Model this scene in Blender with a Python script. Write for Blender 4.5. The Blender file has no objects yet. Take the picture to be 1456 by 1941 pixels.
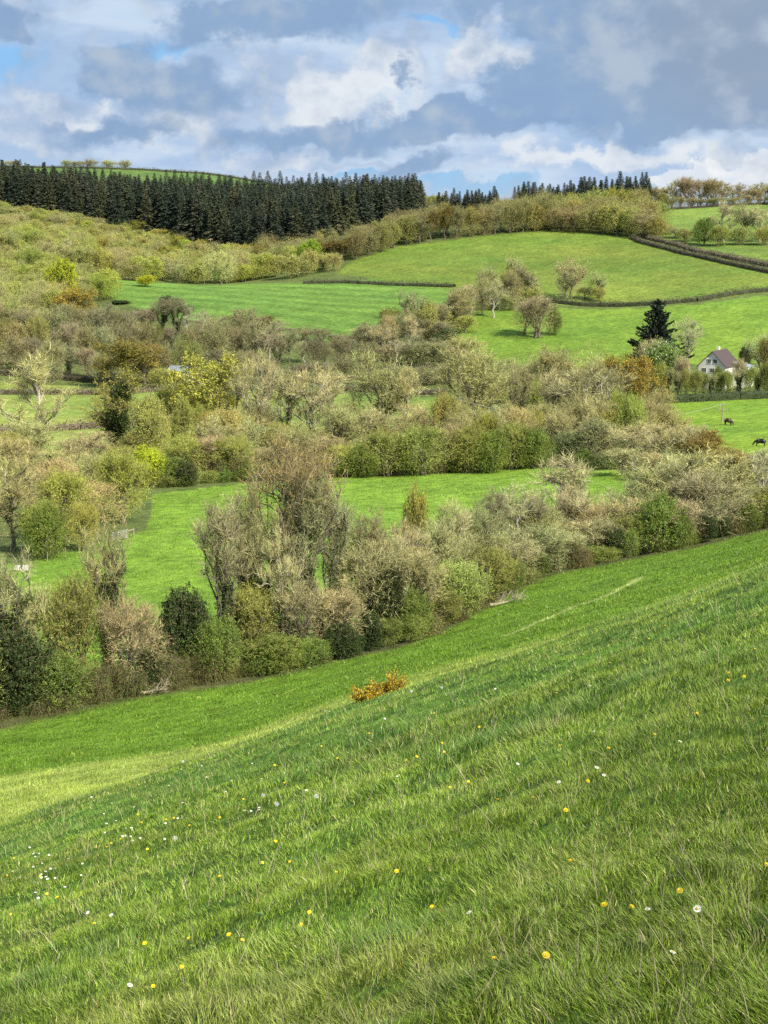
import bpy, math, random
import numpy as np
from mathutils import Vector
random.seed(7); rs = np.random.RandomState(11)
scene = bpy.context.scene
COL = scene.collection

# ------------------------------------------------------------------ camera
F = 2920.0; PITCH = math.atan(550 / F); CP, SP = math.cos(PITCH), math.sin(PITCH)
cam_d = bpy.data.cameras.new("camera"); cam = bpy.data.objects.new("camera", cam_d); COL.objects.link(cam)
cam_d.sensor_fit = 'HORIZONTAL'; cam_d.sensor_width = 36; cam_d.lens = 36 * F / 1456
cam_d.clip_start = 0.1; cam_d.clip_end = 12000
cam.rotation_euler = (math.pi / 2 - PITCH, 0, 0); scene.camera = cam

def elev(v):                       # image row -> z/Y
    s = (v - 970.5) / F
    return (-SP - s * CP) / (CP - s * SP)
def bear(u, v):                    # pixel -> x/Y
    s = (v - 970.5) / F
    return (u - 728) / F / (CP - s * SP)

# ------------------------------------------------------------------ noise
def _hash(ix, iy, seed):
    h = (ix.astype(np.int64) * 374761393 + iy.astype(np.int64) * 668265263 + seed * 1442695041) & 0xffffffff
    h = ((h ^ (h >> 13)) * 1274126177) & 0xffffffff
    h = (h ^ (h >> 16)) & 0xffffffff
    return h / 4294967295.0
def vnoise(x, y, seed=0):
    x = np.asarray(x, float); y = np.asarray(y, float)
    ix = np.floor(x); iy = np.floor(y); fx = x - ix; fy = y - iy
    fx = fx * fx * (3 - 2 * fx); fy = fy * fy * (3 - 2 * fy)
    a = _hash(ix, iy, seed); b = _hash(ix + 1, iy, seed); c = _hash(ix, iy + 1, seed); d = _hash(ix + 1, iy + 1, seed)
    return (a * (1 - fx) + b * fx) * (1 - fy) + (c * (1 - fx) + d * fx) * fy
def fbm(x, y, seed=0, n=4):
    t = 0; a = .5; s = 0
    for i in range(n):
        t = t + a * vnoise(x * 2 ** i, y * 2 ** i, seed + i * 17); s += a; a *= .55
    return t / s

# ------------------------------------------------------------------ terrain
YK = [33, 60, 90, 110, 135, 175, 220, 260, 340, 430, 500, 560, 620, 680, 750, 850, 900, 950, 1050, 1150, 1300, 1450, 1700, 3200]
ZC = {
 -400: [-16, -27, -34.5, -37.6, -38.2, -39.8, -41.2, -42.2, -44.5, -45, -42, -35, -26, -16, -6, 8, 13, 15, 17, 24, 40, 49, 45, 0],
 0:    [-13.4, -24, -32.7, -36.9, -38, -40, -41.5, -42.5, -45, -46, -44, -38.5, -32, -24, -14, -1, 4, 6, 10, 20, 38, 49, 45, 0],
 364:  [-11.9, -22.6, -31.5, -35.6, -38.2, -39.6, -41.5, -42.6, -45, -46.5, -45, -38, -31, -27.5, -29, -17, -9, -5, 5, 14, 30, 45, 42, 0],
 728:  [-10.5, -20.6, -28, -32.5, -37.3, -39.5, -41.5, -42.7, -45, -47, -46, -40, -33, -28.2, -20, -8, -5, -2, 7, 11, 13, 12, 0, -30],
 1092: [-9.05, -18, -25, -29, -33.2, -38, -40, -42, -45, -46, -44.5, -38, -32.5, -24.5, -15.5, -2.6, 2, 5, 8, 8, 2, -5, -15, -40],
 1456: [-7.44, -15, -21, -24.6, -28.8, -35, -38, -40.5, -43.5, -45, -42, -34, -27, -19, -11.5, -1, 5.5, 10.5, 9, 5, -2, -8, -15, -40],
 1900: [-4, -10, -15, -18, -21, -26, -31, -35, -39, -41, -38, -30, -22, -14, -7, 2, 8, 12, 10, 5, -2, -8, -15, -40],
}
def pchip(xk, yk, x):
    xk = np.asarray(xk, float); yk = np.asarray(yk, float)
    h = np.diff(xk); d = np.diff(yk, axis=0) / (h[:, None] if yk.ndim > 1 else h)
    m = np.zeros_like(yk); m[0] = d[0]; m[-1] = d[-1]
    for i in range(1, len(xk) - 1):
        w1 = 2 * h[i] + h[i - 1]; w2 = h[i] + 2 * h[i - 1]
        with np.errstate(divide='ignore', invalid='ignore'):
            hm = (w1 + w2) / (w1 / d[i - 1] + w2 / d[i])
        m[i] = np.where(d[i - 1] * d[i] > 0, hm, 0)
    x = np.clip(x, xk[0], xk[-1]); i = np.clip(np.searchsorted(xk, x) - 1, 0, len(xk) - 2)
    t = (x - xk[i]) / h[i]
    if yk.ndim > 1: t = t[:, None]; hh = h[i][:, None]
    else: hh = h[i]
    return ((1 + 2 * t) * (1 - t) ** 2) * yk[i] + t * (1 - t) ** 2 * hh * m[i] + t * t * (3 - 2 * t) * yk[i + 1] + t * t * (t - 1) * hh * m[i + 1]
LY0, LY1, NLY = math.log(33), math.log(3200), 700
lyg = np.linspace(LY0, LY1, NLY)
colu = sorted(ZC); tab = np.array([ZC[u] for u in colu], float)
tabY = pchip(YK, tab.T, np.exp(lyg))
AG = np.linspace((-400 - 728) / F, (1900 - 728) / F, 160)
GRID = pchip(np.array([(u - 728) / F for u in colu]), tabY.T, AG).T
def far_h(x, Y):
    Yc = np.clip(Y, 33, 3199); a = np.clip(x / Yc, AG[0], AG[-1])
    i = (np.log(Yc) - LY0) / (LY1 - LY0) * (NLY - 1); j = (a - AG[0]) / (AG[-1] - AG[0]) * (len(AG) - 1)
    i0 = np.clip(i.astype(int), 0, NLY - 2); j0 = np.clip(j.astype(int), 0, len(AG) - 2); fi = i - i0; fj = j - j0
    return (GRID[i0, j0] * (1 - fi) + GRID[i0 + 1, j0] * fi) * (1 - fj) + (GRID[i0, j0 + 1] * (1 - fi) + GRID[i0 + 1, j0 + 1] * fi) * fj
def near_h(x, Y):
    Yn = np.minimum(Y, 60)
    return -1.55 + .347 * np.clip(x, -60, 60) - .2235 * Yn - .00142 * Yn * np.abs(Yn) 
def sstep(a, b, x):
    t = np.clip((x - a) / (b - a), 0, 1); return t * t * (3 - 2 * t)
def H(x, Y):
    x = np.asarray(x, float); Y = np.asarray(Y, float)
    w = sstep(30, 44, Y)
    z = near_h(x, Y) * (1 - w) + far_h(x, Y) * w
    z = z + (fbm(x / 7, Y / 7, 3, 3) - .5) * .35 * np.clip(Y / 20, .15, 1) * (1 - .5 * sstep(200, 400, Y))
    z = z + (fbm(x / 60, Y / 60, 5, 2) - .5) * 2.2 * sstep(60, 200, Y)
    z = z + ((vnoise(x / 1.1, Y / .8, 9) - .5) * .14 + (vnoise(x / .42, Y / .36, 19) - .5) * .09) * (1 - sstep(30, 120, Y))
    return z
def h1(x, Y): return float(H(np.array([x]), np.array([Y]))[0])
_ym = np.exp(np.linspace(math.log(3), math.log(2500), 2600))
def hit(u, v, ymin=3.0):
    e = elev(v); a = bear(u, v); Y = _ym[_ym >= ymin]
    g = H(a * Y, Y) - e * Y
    k = np.argmax(g >= 0)
    if g[k] < 0: k = len(Y) - 1
    return Vector((a * Y[k], Y[k], h1(a * Y[k], Y[k])))
def ground(u, Y, v=None):          # point of the ground on bearing u at distance Y
    a = (u - 728) / F
    if v is None:
        z = h1(a * Y, Y)
        for _ in range(2):
            e = z / Y; q = (e * CP + SP) / (CP - e * SP)       # = -(v-970.5)/F
            a = (u - 728) / F / (CP + q * SP); z = h1(a * Y, Y)
    return Vector((a * Y, Y, z))

# ------------------------------------------------------------------ mesh helpers
def mesh_np(name, V, quads=None, tris=None, col=None, smooth=False, qmat=None, tmat=None):
    me = bpy.data.meshes.new(name); V = np.asarray(V, np.float32)
    me.vertices.add(len(V)); me.vertices.foreach_set("co", V.ravel())
    nq = 0 if quads is None else len(quads); nt = 0 if tris is None else len(tris)
    parts = []
    if nq: parts.append(np.asarray(quads, np.int32).ravel())
    if nt: parts.append(np.asarray(tris, np.int32).ravel())
    loops = np.concatenate(parts)
    me.loops.add(len(loops)); me.loops.foreach_set("vertex_index", loops)
    me.polygons.add(nq + nt)
    ls = np.concatenate([np.arange(nq) * 4, nq * 4 + np.arange(nt) * 3]).astype(np.int32)
    me.polygons.foreach_set("loop_start", ls)
    if qmat is not None or tmat is not None:
        mi = np.concatenate([np.zeros(nq, np.int32) if qmat is None else qmat, np.zeros(nt, np.int32) if tmat is None else tmat]).astype(np.int32)
        me.polygons.foreach_set("material_index", mi)
    me.polygons.foreach_set("use_smooth", np.full(nq + nt, smooth))
    if col is not None:
        at = me.color_attributes.new("col", 'FLOAT_COLOR', 'POINT')
        c = np.ones((len(V), 4), np.float32); c[:, :3] = col; at.data.foreach_set("color", c.ravel())
    me.update(calc_edges=True); return me
class Acc:
    def __init__(s): s.V = []; s.Q = []; s.T = []; s.C = []; s.n = 0
    def add(s, V, Q=None, T=None, C=(1, 1, 1)):
        V = np.asarray(V, float).reshape(-1, 3); s.V.append(V)
        if Q is not None and len(Q): s.Q.append(np.asarray(Q).reshape(-1, 4) + s.n)
        if T is not None and len(T): s.T.append(np.asarray(T).reshape(-1, 3) + s.n)
        C = np.asarray(C, float); s.C.append(np.broadcast_to(C, (len(V), 3)) if C.ndim == 1 else C)
        s.n += len(V)
    def mesh(s, name, smooth=False):
        return mesh_np(name, np.concatenate(s.V), np.concatenate(s.Q) if s.Q else None, np.concatenate(s.T) if s.T else None, np.concatenate(s.C), smooth)
    def tube(s, P, R, k=5, C=(1, 1, 1)):
        P = [np.array(p, float) for p in P]; n = len(P); V = []
        for i in range(n):
            t = P[min(i + 1, n - 1)] - P[max(i - 1, 0)]; t /= (np.linalg.norm(t) + 1e-9)
            a = np.cross(t, [0.13, .97, .21]); a /= (np.linalg.norm(a) + 1e-9); b = np.cross(t, a)
            for j in range(k):
                w = 2 * math.pi * j / k; V.append(P[i] + R[i] * (math.cos(w) * a + math.sin(w) * b))
        Q = [[i * k + j, i * k + (j + 1) % k, (i + 1) * k + (j + 1) % k, (i + 1) * k + j] for i in range(n - 1) for j in range(k)]
        s.add(V, Q, [[(n - 1) * k, (n - 1) * k + j, (n - 1) * k + j + 1] for j in range(1, k - 1)], C)
    def blades(s, P, D, L, W, B, C, side=None, two=True):      # bent thin blades / twigs
        N = len(P); L = np.broadcast_to(L, N)[:, None]; W = np.broadcast_to(W, N)[:, None]
        D = D / (np.linalg.norm(D, axis=1, keepdims=True) + 1e-9)
        if side is None: side = np.cross(D, rs.normal(size=(N, 3)))
        side = side / (np.linalg.norm(side, axis=1, keepdims=True) + 1e-9)
        tip = P + D * L + B * L
        if two:
            mid = P + D * L * .5 + B * L * .18
            V = np.stack([P - side * W / 2, P + side * W / 2, mid + side * W * .36, mid - side * W * .36, tip], 1).reshape(-1, 3)
            k = np.arange(N)[:, None] * 5
            s.add(V, k + np.array([0, 1, 2, 3]), k + np.array([3, 2, 4]), np.repeat(np.broadcast_to(C, (N, 3)), 5, 0))
        else:
            V = np.stack([P - side * W / 2, P + side * W / 2, tip], 1).reshape(-1, 3); k = np.arange(N)[:, None] * 3
            s.add(V, None, k + np.array([0, 1, 2]), np.repeat(np.broadcast_to(C, (N, 3)), 3, 0))
    def leaves(s, P, S, C, nrm=None):
        N = len(P); a = rs.normal(size=(N, 3)); 
        if nrm is not None: a = a - (a * nrm).sum(1)[:, None] * nrm * .7
        a /= np.linalg.norm(a, axis=1, keepdims=True); b = np.cross(a, rs.normal(size=(N, 3))); b /= np.linalg.norm(b, axis=1, keepdims=True)
        S = np.broadcast_to(S, N)[:, None]
        V = np.stack([P - a * S * .6, P + b * S * .34, P + a * S * .6, P - b * S * .34], 1).reshape(-1, 3)
        s.add(V, np.arange(N)[:, None] * 4 + np.arange(4), None, np.repeat(np.broadcast_to(C, (N, 3)), 4, 0))
    def box(s, c, d, C=(1, 1, 1), rot=0):
        x, y, z = np.array(d) / 2; V = np.array([[i * x, j * y, k * z] for i in (-1, 1) for j in (-1, 1) for k in (-1, 1)])
        cr, sr = math.cos(rot), math.sin(rot); V = np.stack([V[:, 0] * cr - V[:, 1] * sr, V[:, 0] * sr + V[:, 1] * cr, V[:, 2]], 1) + np.array(c)
        s.add(V, [[0, 1, 3, 2], [4, 6, 7, 5], [0, 4, 5, 1], [2, 3, 7, 6], [0, 2, 6, 4], [1, 5, 7, 3]], None, C)

def link(name, me, mat=None, parent=None):
    o = bpy.data.objects.new(name, me); COL.objects.link(o)
    if mat is not None and me is not None and not me.materials: me.materials.append(mat)
    if parent is not None: o.parent = parent
    return o
LAB = []
def tag(o, label, cat, group=None, kind=None, u=None):
    if label: o["label"] = label
    if cat: o["category"] = cat
    if group: o["group"] = group
    if kind: o["kind"] = kind
    if u is not None: LAB.append((o, u))
    return o

# ------------------------------------------------------------------ materials
def nodes(name):
    m = bpy.data.materials.new(name); m.use_nodes = True; nt = m.node_tree; nt.nodes.clear(); return m, nt
def N(nt, t, **kw):
    n = nt.nodes.new(t)
    for k, v in kw.items(): setattr(n, k, v)
    return n
def leaf_mat(name, trans=.3, gloss=.0, tint=True, rough=.6):
    m, nt = nodes(name); L = nt.links.new
    at = N(nt, 'ShaderNodeAttribute', attribute_name='col'); oi = N(nt, 'ShaderNodeObjectInfo')
    mx = N(nt, 'ShaderNodeMix', data_type='RGBA', blend_type='MULTIPLY'); mx.inputs[0].default_value = 1 if tint else 0
    L(at.outputs['Color'], mx.inputs[6]); L(oi.outputs['Color'], mx.inputs[7])
    tc = N(nt, 'ShaderNodeNewGeometry'); nz = N(nt, 'ShaderNodeTexNoise'); nz.inputs['Scale'].default_value = .35; nz.inputs['Detail'].default_value = 3
    L(tc.outputs['Position'], nz.inputs['Vector'])
    mr = N(nt, 'ShaderNodeMapRange'); mr.inputs['To Min'].default_value = .72; mr.inputs['To Max'].default_value = 1.28; mr.inputs['From Min'].default_value = .3; mr.inputs['From Max'].default_value = .7
    L(nz.outputs['Fac'], mr.inputs['Value'])
    vm = N(nt, 'ShaderNodeVectorMath', operation='SCALE'); L(mx.outputs[2], vm.inputs[0]); L(mr.outputs[0], vm.inputs['Scale'])
    d = N(nt, 'ShaderNodeBsdfPrincipled'); d.inputs['Roughness'].default_value = rough; d.inputs['Specular IOR Level'].default_value = .25
    t = N(nt, 'ShaderNodeBsdfTranslucent'); ms = N(nt, 'ShaderNodeMixShader'); ms.inputs[0].default_value = trans
    L(vm.outputs[0], d.inputs['Base Color']); L(vm.outputs[0], t.inputs['Color']); L(d.outputs[0], ms.inputs[1]); L(t.outputs[0], ms.inputs[2])
    o = N(nt, 'ShaderNodeOutputMaterial'); L(ms.outputs[0], o.inputs[0]); return m
def solid(name, c1, c2=None, scale=3, rough=.7, bump=0, stretch=None):
    m, nt = nodes(name); L = nt.links.new; c2 = c2 or tuple(x * .7 for x in c1)
    tc = N(nt, 'ShaderNodeTexCoord'); mp = N(nt, 'ShaderNodeMapping')
    if stretch: mp.inputs['Scale'].default_value = stretch
    L(tc.outputs['Object'], mp.inputs[0]); nz = N(nt, 'ShaderNodeTexNoise'); nz.inputs['Scale'].default_value = scale; nz.inputs['Detail'].default_value = 5; L(mp.outputs[0], nz.inputs['Vector'])
    rp = N(nt, 'ShaderNodeValToRGB'); rp.color_ramp.elements[0].position = .35; rp.color_ramp.elements[1].position = .65
    rp.color_ramp.elements[0].color = (*c2, 1); rp.color_ramp.elements[1].color = (*c1, 1); L(nz.outputs['Fac'], rp.inputs[0])
    d = N(nt, 'ShaderNodeBsdfPrincipled'); d.inputs['Roughness'].default_value = rough; L(rp.outputs[0], d.inputs['Base Color'])
    if bump:
        b = N(nt, 'ShaderNodeBump'); b.inputs['Strength'].default_value = bump; b.inputs['Distance'].default_value = .05; L(nz.outputs['Fac'], b.inputs['Height']); L(b.outputs[0], d.inputs['Normal'])
    o = N(nt, 'ShaderNodeOutputMaterial'); L(d.outputs[0], o.inputs[0]); return m
M_LEAF = leaf_mat('foliage', .3); M_TWIG = leaf_mat('twigs', .08)
M_NEEDLE = leaf_mat('needles', .1)
M_GRASS = leaf_mat('grass_blades', .35, tint=False, rough=.45)
M_PETAL = leaf_mat('petals', .3, tint=False)
M_BARK = solid('bark', (.17, .145, .11), (.085, .07, .052), 6, .9, .6, (1, 1, .25))
M_BARKP = solid('pale_bark', (.42, .38, .3), (.24, .21, .16), 6, .9, .6, (1, 1, .25))
M_WHITE = solid('white_render', (.78, .76, .7), (.66, .64, .58), 1.5, .8)
M_TILE = solid('roof_tiles', (.085, .058, .056), (.055, .038, .038), 4, .8, .5, (1, 1, 4))
M_GLASS = solid('dark_glass', (.03, .035, .04), (.02, .02, .025), 2, .1)
M_METAL = solid('galvanised_steel', (.5, .52, .53), (.36, .37, .38), 5, .45)
M_SHEET = solid('pale_metal_roof', (.30, .34, .40), (.22, .25, .3), 1, .5)
M_WOOD = solid('weathered_timber', (.34, .29, .21), (.2, .16, .11), 8, .9, .5, (1, 1, .2))
M_PALEWOOD = solid('bleached_wood', (.38, .33, .23), (.24, .2, .13), 6, .9, .5, (1, 1, .3))
M_COWB = solid('black_hide', (.018, .015, .014), (.01, .009, .009), 2, .6)
M_COWR = solid('brown_hide', (.06, .028, .015), (.03, .014, .01), 2, .6)

# ------------------------------------------------------------------ ground colours by field
def poly(pts, ymin=3):
    return [tuple(hit(u, v, ymin)[:2]) for u, v in pts]
def inside(P, x, y):
    r = np.zeros(x.shape, bool); n = len(P)
    for i in range(n):
        x1, y1 = P[i]; x2, y2 = P[(i + 1) % n]
        c = ((y1 > y) != (y2 > y)) & (x < (x2 - x1) * (y - y1) / (y2 - y1 + 1e-12) + x1); r ^= c
    return r
def seg_dist(P, x, y):
    d = np.full(x.shape, 1e9)
    for (x1, y1), (x2, y2) in zip(P[:-1], P[1:]):
        vx, vy = x2 - x1, y2 - y1; t = np.clip(((x - x1) * vx + (y - y1) * vy) / (vx * vx + vy * vy + 1e-9), 0, 1)
        d = np.minimum(d, np.hypot(x - x1 - t * vx, y - y1 - t * vy))
    return d
G_NEAR = np.array((.09, .17, .022)); G_F1 = np.array((.152, .252, .028)); G_BAND = np.array((.115, .2, .018)); G_WOOD = np.array((.10, .13, .035))
F3P = [ground(60, 690).xy[:], ground(190, 640).xy[:], *poly([(300, 600), (430, 618), (560, 640), (640, 648), (720, 612), (830, 590), (860, 548), (728, 524)], 450), ground(590, 700).xy[:], ground(480, 720).xy[:], ground(300, 720).xy[:]]
F4P = poly([(640, 520), (728, 532), (880, 548), (960, 560), (1060, 578), (1180, 580), (1320, 572), (1456, 553), (1700, 540), (1700, 520), (1456, 515), (1330, 488), (1200, 452), (1050, 436), (900, 450), (760, 468), (660, 498)], 500)
F5P = poly([(860, 610), (880, 660), (960, 690), (1100, 700), (1250, 690), (1456, 690), (1700, 690), (1700, 545), (1456, 560), (1320, 578), (1180, 586), (1040, 584), (960, 572), (900, 590)], 400)
F6P = poly([(1250, 760), (1350, 840), (1456, 870), (1700, 880), (1700, 750), (1456, 745), (1280, 745)], 250)
F7P = [ground(u, y).xy[:] for u, y in ((1240, 800), (1250, 880), (1250, 1000), (1456, 1000), (1900, 1000), (1900, 640), (1456, 700), (1330, 760))]
F8P = [ground(u, y).xy[:] for u, y in ((-400, 300), (-400, 455), (0, 450), (330, 440), (640, 430), (840, 420), (800, 330), (500, 290), (200, 290))]
F1P = [ground(u, y).xy[:] for u, y in ((-400, 120), (-400, 195), (30, 182), (130, 190), (280, 205), (290, 240), (500, 252), (900, 262), (1010, 268), (1160, 262), (1200, 240), (1250, 215), (1100, 175), (800, 145), (400, 128), (0, 118))]
TOPF = [ground(u, y).xy[:] for u, y in ((-400, 1230), (-400, 1500), (560, 1500), (600, 1230))]
HEDGEBASE = [(-60, 1392), (0, 1376), (120, 1350), (200, 1334), (360, 1305), (480, 1288), (600, 1262), (700, 1238), (790, 1216), (850, 1188), (920, 1152), (1050, 1086), (1200, 1058), (1300, 1040), (1400, 1015), (1456, 1003), (1560, 980)]
HBP = poly(HEDGEBASE, 46)
TRK = poly([(1215, 1095), (1150, 1130), (1085, 1152), (1040, 1172), (960, 1205)], 46)
def ymid(P, x):                    # Y of a polyline at x (x increasing)
    return np.interp(x, [p[0] for p in P], [p[1] for p in P])
def dryband(x, y):
    a = x / np.maximum(y, 1); e_ = 84 + (a + .25) * 42 + (vnoise(x / 6, y / 6, 3) - .5) * 4; return sstep(36, 54, y) * (1 - sstep(e_ - 3, e_ + 3, y)) * (1 - .35 * sstep(-.1, .2, a))
def ground_col(x, y):
    c = np.zeros(x.shape + (3,)); c[:] = G_WOOD
    n1 = fbm(x / 25, y / 25, 21, 4)[..., None]; n2 = fbm(x / 4, y / 4, 31, 3)[..., None]; n3 = fbm(x / 90, y / 90, 41, 3)[..., None]
    hb = ymid(HBP, x)
    band = (y < hb) ; c[band] = G_BAND
    def put(P, col, var=(0, 0, 0)):
        m = inside(P, x, y); cc = np.array(col) + (n1[m] - .5) * np.array(var) * 2
        c[m] = cc; return m
    put(F1P, G_F1, (.03, .03, 0)); put(F8P, (.2, .25, .05), (.09, .03, .02))
    m3 = put(F3P, (.125, .222, .036), (.02, .02, 0))
    s = np.sin((y * .93 + x * .36) * 2 * math.pi / 17.0 + fbm(x / 60, y / 60, 3) * 5)
    c[m3] *= (1 + .16 * s[m3])[:, None]
    put(F4P, (.135, .19, .028), (.05, .02, .005)); put(F5P, (.135, .215, .025), (.04, .03, .003)); put(F6P, (.155, .25, .024), (.04, .03, 0))
    put(F7P, (.15, .22, .04), (.03, .03, 0)); put(TOPF, (.09, .15, .035), (.02, .02, 0))
    # near slope and its light dry band
    w = (1 - sstep(34, 50, y))[..., None] * np.ones(3)
    c = np.where(w > 0, c * (1 - w) + G_NEAR * w, c)
    a = x / np.maximum(y, 1)
    dry = (np.clip(dryband(x, y) * (y < hb) * (.45 + .9 * n2[..., 0]), 0, 1))[..., None]
    c = c * (1 - dry) + np.array((.29, .345, .075)) * dry
    tr = (np.exp(-(seg_dist(TRK, x, y) / .4) ** 2) * .9)[..., None]; c = c * (1 - tr) + np.array((.34, .38, .13)) * tr
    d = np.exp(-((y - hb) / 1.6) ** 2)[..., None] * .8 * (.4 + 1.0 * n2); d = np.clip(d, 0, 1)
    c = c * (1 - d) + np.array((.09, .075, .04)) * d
    return c * (.8 + .4 * n2) * (.76 + .48 * n3)

def build_ground():
    ys = np.concatenate([np.linspace(-60, 0, 20)[:-1], np.linspace(0, 44, 150)[:-1], np.exp(np.linspace(math.log(44), math.log(1500), 620)), np.exp(np.linspace(math.log(1530), math.log(3600), 24))])
    t = np.linspace(-1, 1, 460); A = .34 * t + .9 * t ** 5 + .5 * t ** 15
    Yg, Ag = np.meshgrid(ys, A, indexing='ij'); X = Ag * (np.maximum(Yg, 0) + 22)
    Z = H(X, Yg); nr, nc = X.shape
    k = (np.arange(nr - 1)[:, None] * nc + np.arange(nc - 1)[None]).reshape(-1, 1)
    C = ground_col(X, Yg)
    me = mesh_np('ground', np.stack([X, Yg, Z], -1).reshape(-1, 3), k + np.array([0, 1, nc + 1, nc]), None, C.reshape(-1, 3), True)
    m, nt = nodes('meadow_ground'); L = nt.links.new
    at = N(nt, 'ShaderNodeAttribute', attribute_name='col'); g = N(nt, 'ShaderNodeNewGeometry')
    last = at.outputs['Color']
    for sc, lo, hi, det in ((5.5, .62, 1.38, 5), (.55, .72, 1.28, 5), (.09, .86, 1.14, 3)):
        nz = N(nt, 'ShaderNodeTexNoise'); nz.inputs['Scale'].default_value = sc; nz.inputs['Detail'].default_value = det; L(g.outputs['Position'], nz.inputs['Vector'])
        mr = N(nt, 'ShaderNodeMapRange'); mr.inputs['From Min'].default_value = .3; mr.inputs['From Max'].default_value = .7; mr.inputs['To Min'].default_value = lo; mr.inputs['To Max'].default_value = hi
        L(nz.outputs['Fac'], mr.inputs['Value']); vm = N(nt, 'ShaderNodeVectorMath', operation='SCALE'); L(last, vm.inputs[0]); L(mr.outputs[0], vm.inputs['Scale']); last = vm.outputs[0]
        if sc > 1: nzb = nz
        elif sc > .3: nzc = nz
    d = N(nt, 'ShaderNodeBsdfPrincipled'); d.inputs['Roughness'].default_value = .9; d.inputs['Specular IOR Level'].default_value = .15; L(last, d.inputs['Base Color'])
    b = N(nt, 'ShaderNodeBump'); b.inputs['Strength'].default_value = .9; b.inputs['Distance'].default_value = .15; L(nzb.outputs['Fac'], b.inputs['Height'])
    b2 = N(nt, 'ShaderNodeBump'); b2.inputs['Strength'].default_value = .8; b2.inputs['Distance'].default_value = .8; L(nzc.outputs['Fac'], b2.inputs['Height']); L(b2.outputs[0], b.inputs['Normal']); L(b.outputs[0], d.inputs['Normal'])
    o = N(nt, 'ShaderNodeOutputMaterial'); L(d.outputs[0], o.inputs[0])
    tag(link('ground', me, m), 'rolling green valley and hillside pasture', None, kind='structure')
build_ground()

# ------------------------------------------------------------------ grass
def mixc(a, b, t): t = np.clip(t, 0, 1)[:, None]; return np.array(a) * (1 - t) + np.array(b) * t
def near_grass(n=1250000):
    acc = Acc()
    y0, y1 = 2.2, 46.0; q = rs.rand(n); p = .75
    Y = (y0 ** -p + q * (y1 ** -p - y0 ** -p)) ** (-1 / p)
    X = rs.uniform(-1, 1, n) * (.31 * Y + 2.4)
    Z = H(X, Y) - .01
    big = fbm(X / 1.9, Y / 1.5, 51, 3); med = fbm(X / .4, Y / .35, 61, 3); lg = fbm(X / 9, Y / 6, 71, 3)
    tuft = sstep(.5, .72, big * .6 + med * .4)
    L = (.032 + .04 * rs.rand(n) + .068 * tuft * (.5 + rs.rand(n)) ) * (1 + .012 * Y)
    W = np.maximum(.0034, Y * .00042) * (.7 + .8 * rs.rand(n))
    ang = vnoise(X / .22, Y / .22, 81) * 9 + fbm(X / .8, Y / .8, 87, 2) * 6
    lean = .15 + .6 * rs.rand(n) + .2 * tuft
    D = np.stack([np.cos(ang) * lean * .55 - .13, np.sin(ang) * lean * .5 + .0, np.ones(n)], 1) + rs.normal(size=(n, 3)) * .36
    D[:, 2] = np.abs(D[:, 2]) + .25
    B = np.stack([np.cos(ang) * .18 - .08, np.sin(ang) * .18, -.1 - .22 * rs.rand(n)], 1)
    C = mixc((.225, .315, .038), (.135, .255, .038), sstep(.4, .62, lg) * .7 + .3 * med)
    C = mixc_rows(C, (.08, .18, .042), tuft * .7); C = mixc_rows(C, (.33, .40, .07), sstep(.55, .8, vnoise(X / .3, Y / .3, 93)) * .35)
    C = mixc_rows(C, (.34, .34, .09), sstep(.58, .74, fbm(X / 1.3, Y / 1.1, 91, 3)) * .4); C = mixc_rows(C, (.33, .39, .085), dryband(X, Y) * sstep(30, 40, Y))
    dry = (rs.rand(n) < .045); C[dry] = (.5, .45, .22)
    C = C * (.42 + 1.35 * rs.rand(n) ** 1.4)[:, None]
    nr_ = 50; yr = 4 + 20 * rs.rand(nr_) ** 1.3; xr = rs.uniform(-.3, .3, nr_) * yr; xr = np.repeat(xr, 9); yr = np.repeat(yr, 9); zr = H(xr, yr)
    dr = rs.normal(size=(nr_ * 9, 3)); dr[:, 2] = .45 + .3 * rs.rand(nr_ * 9); acc.blades(np.stack([xr, yr, zr], 1), dr, .05 + .03 * rs.rand(nr_ * 9), .016, dr * 0 - np.array([0, 0, .2]), mixc((.12, .24, .05), (.2, .3, .07), rs.rand(nr_ * 9)))
    far = Y > 16
    for m, two in ((~far, True), (far, False)):
        side = np.stack([np.ones(m.sum()), rs.normal(size=m.sum()) * .6, rs.normal(size=m.sum()) * .3], 1)
        acc.blades(np.stack([X, Y, Z], 1)[m], D[m], L[m], W[m], B[m], C[m], side, two)
    tag(link('hillside_grass', acc.mesh('hillside_grass'), M_GRASS), 'long tufted green grass covering the near hillside', 'grass', kind='stuff')
def mixc_rows(C, b, t): t = np.clip(t, 0, 1)[:, None]; return C * (1 - t) + np.array(b) * t
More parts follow.
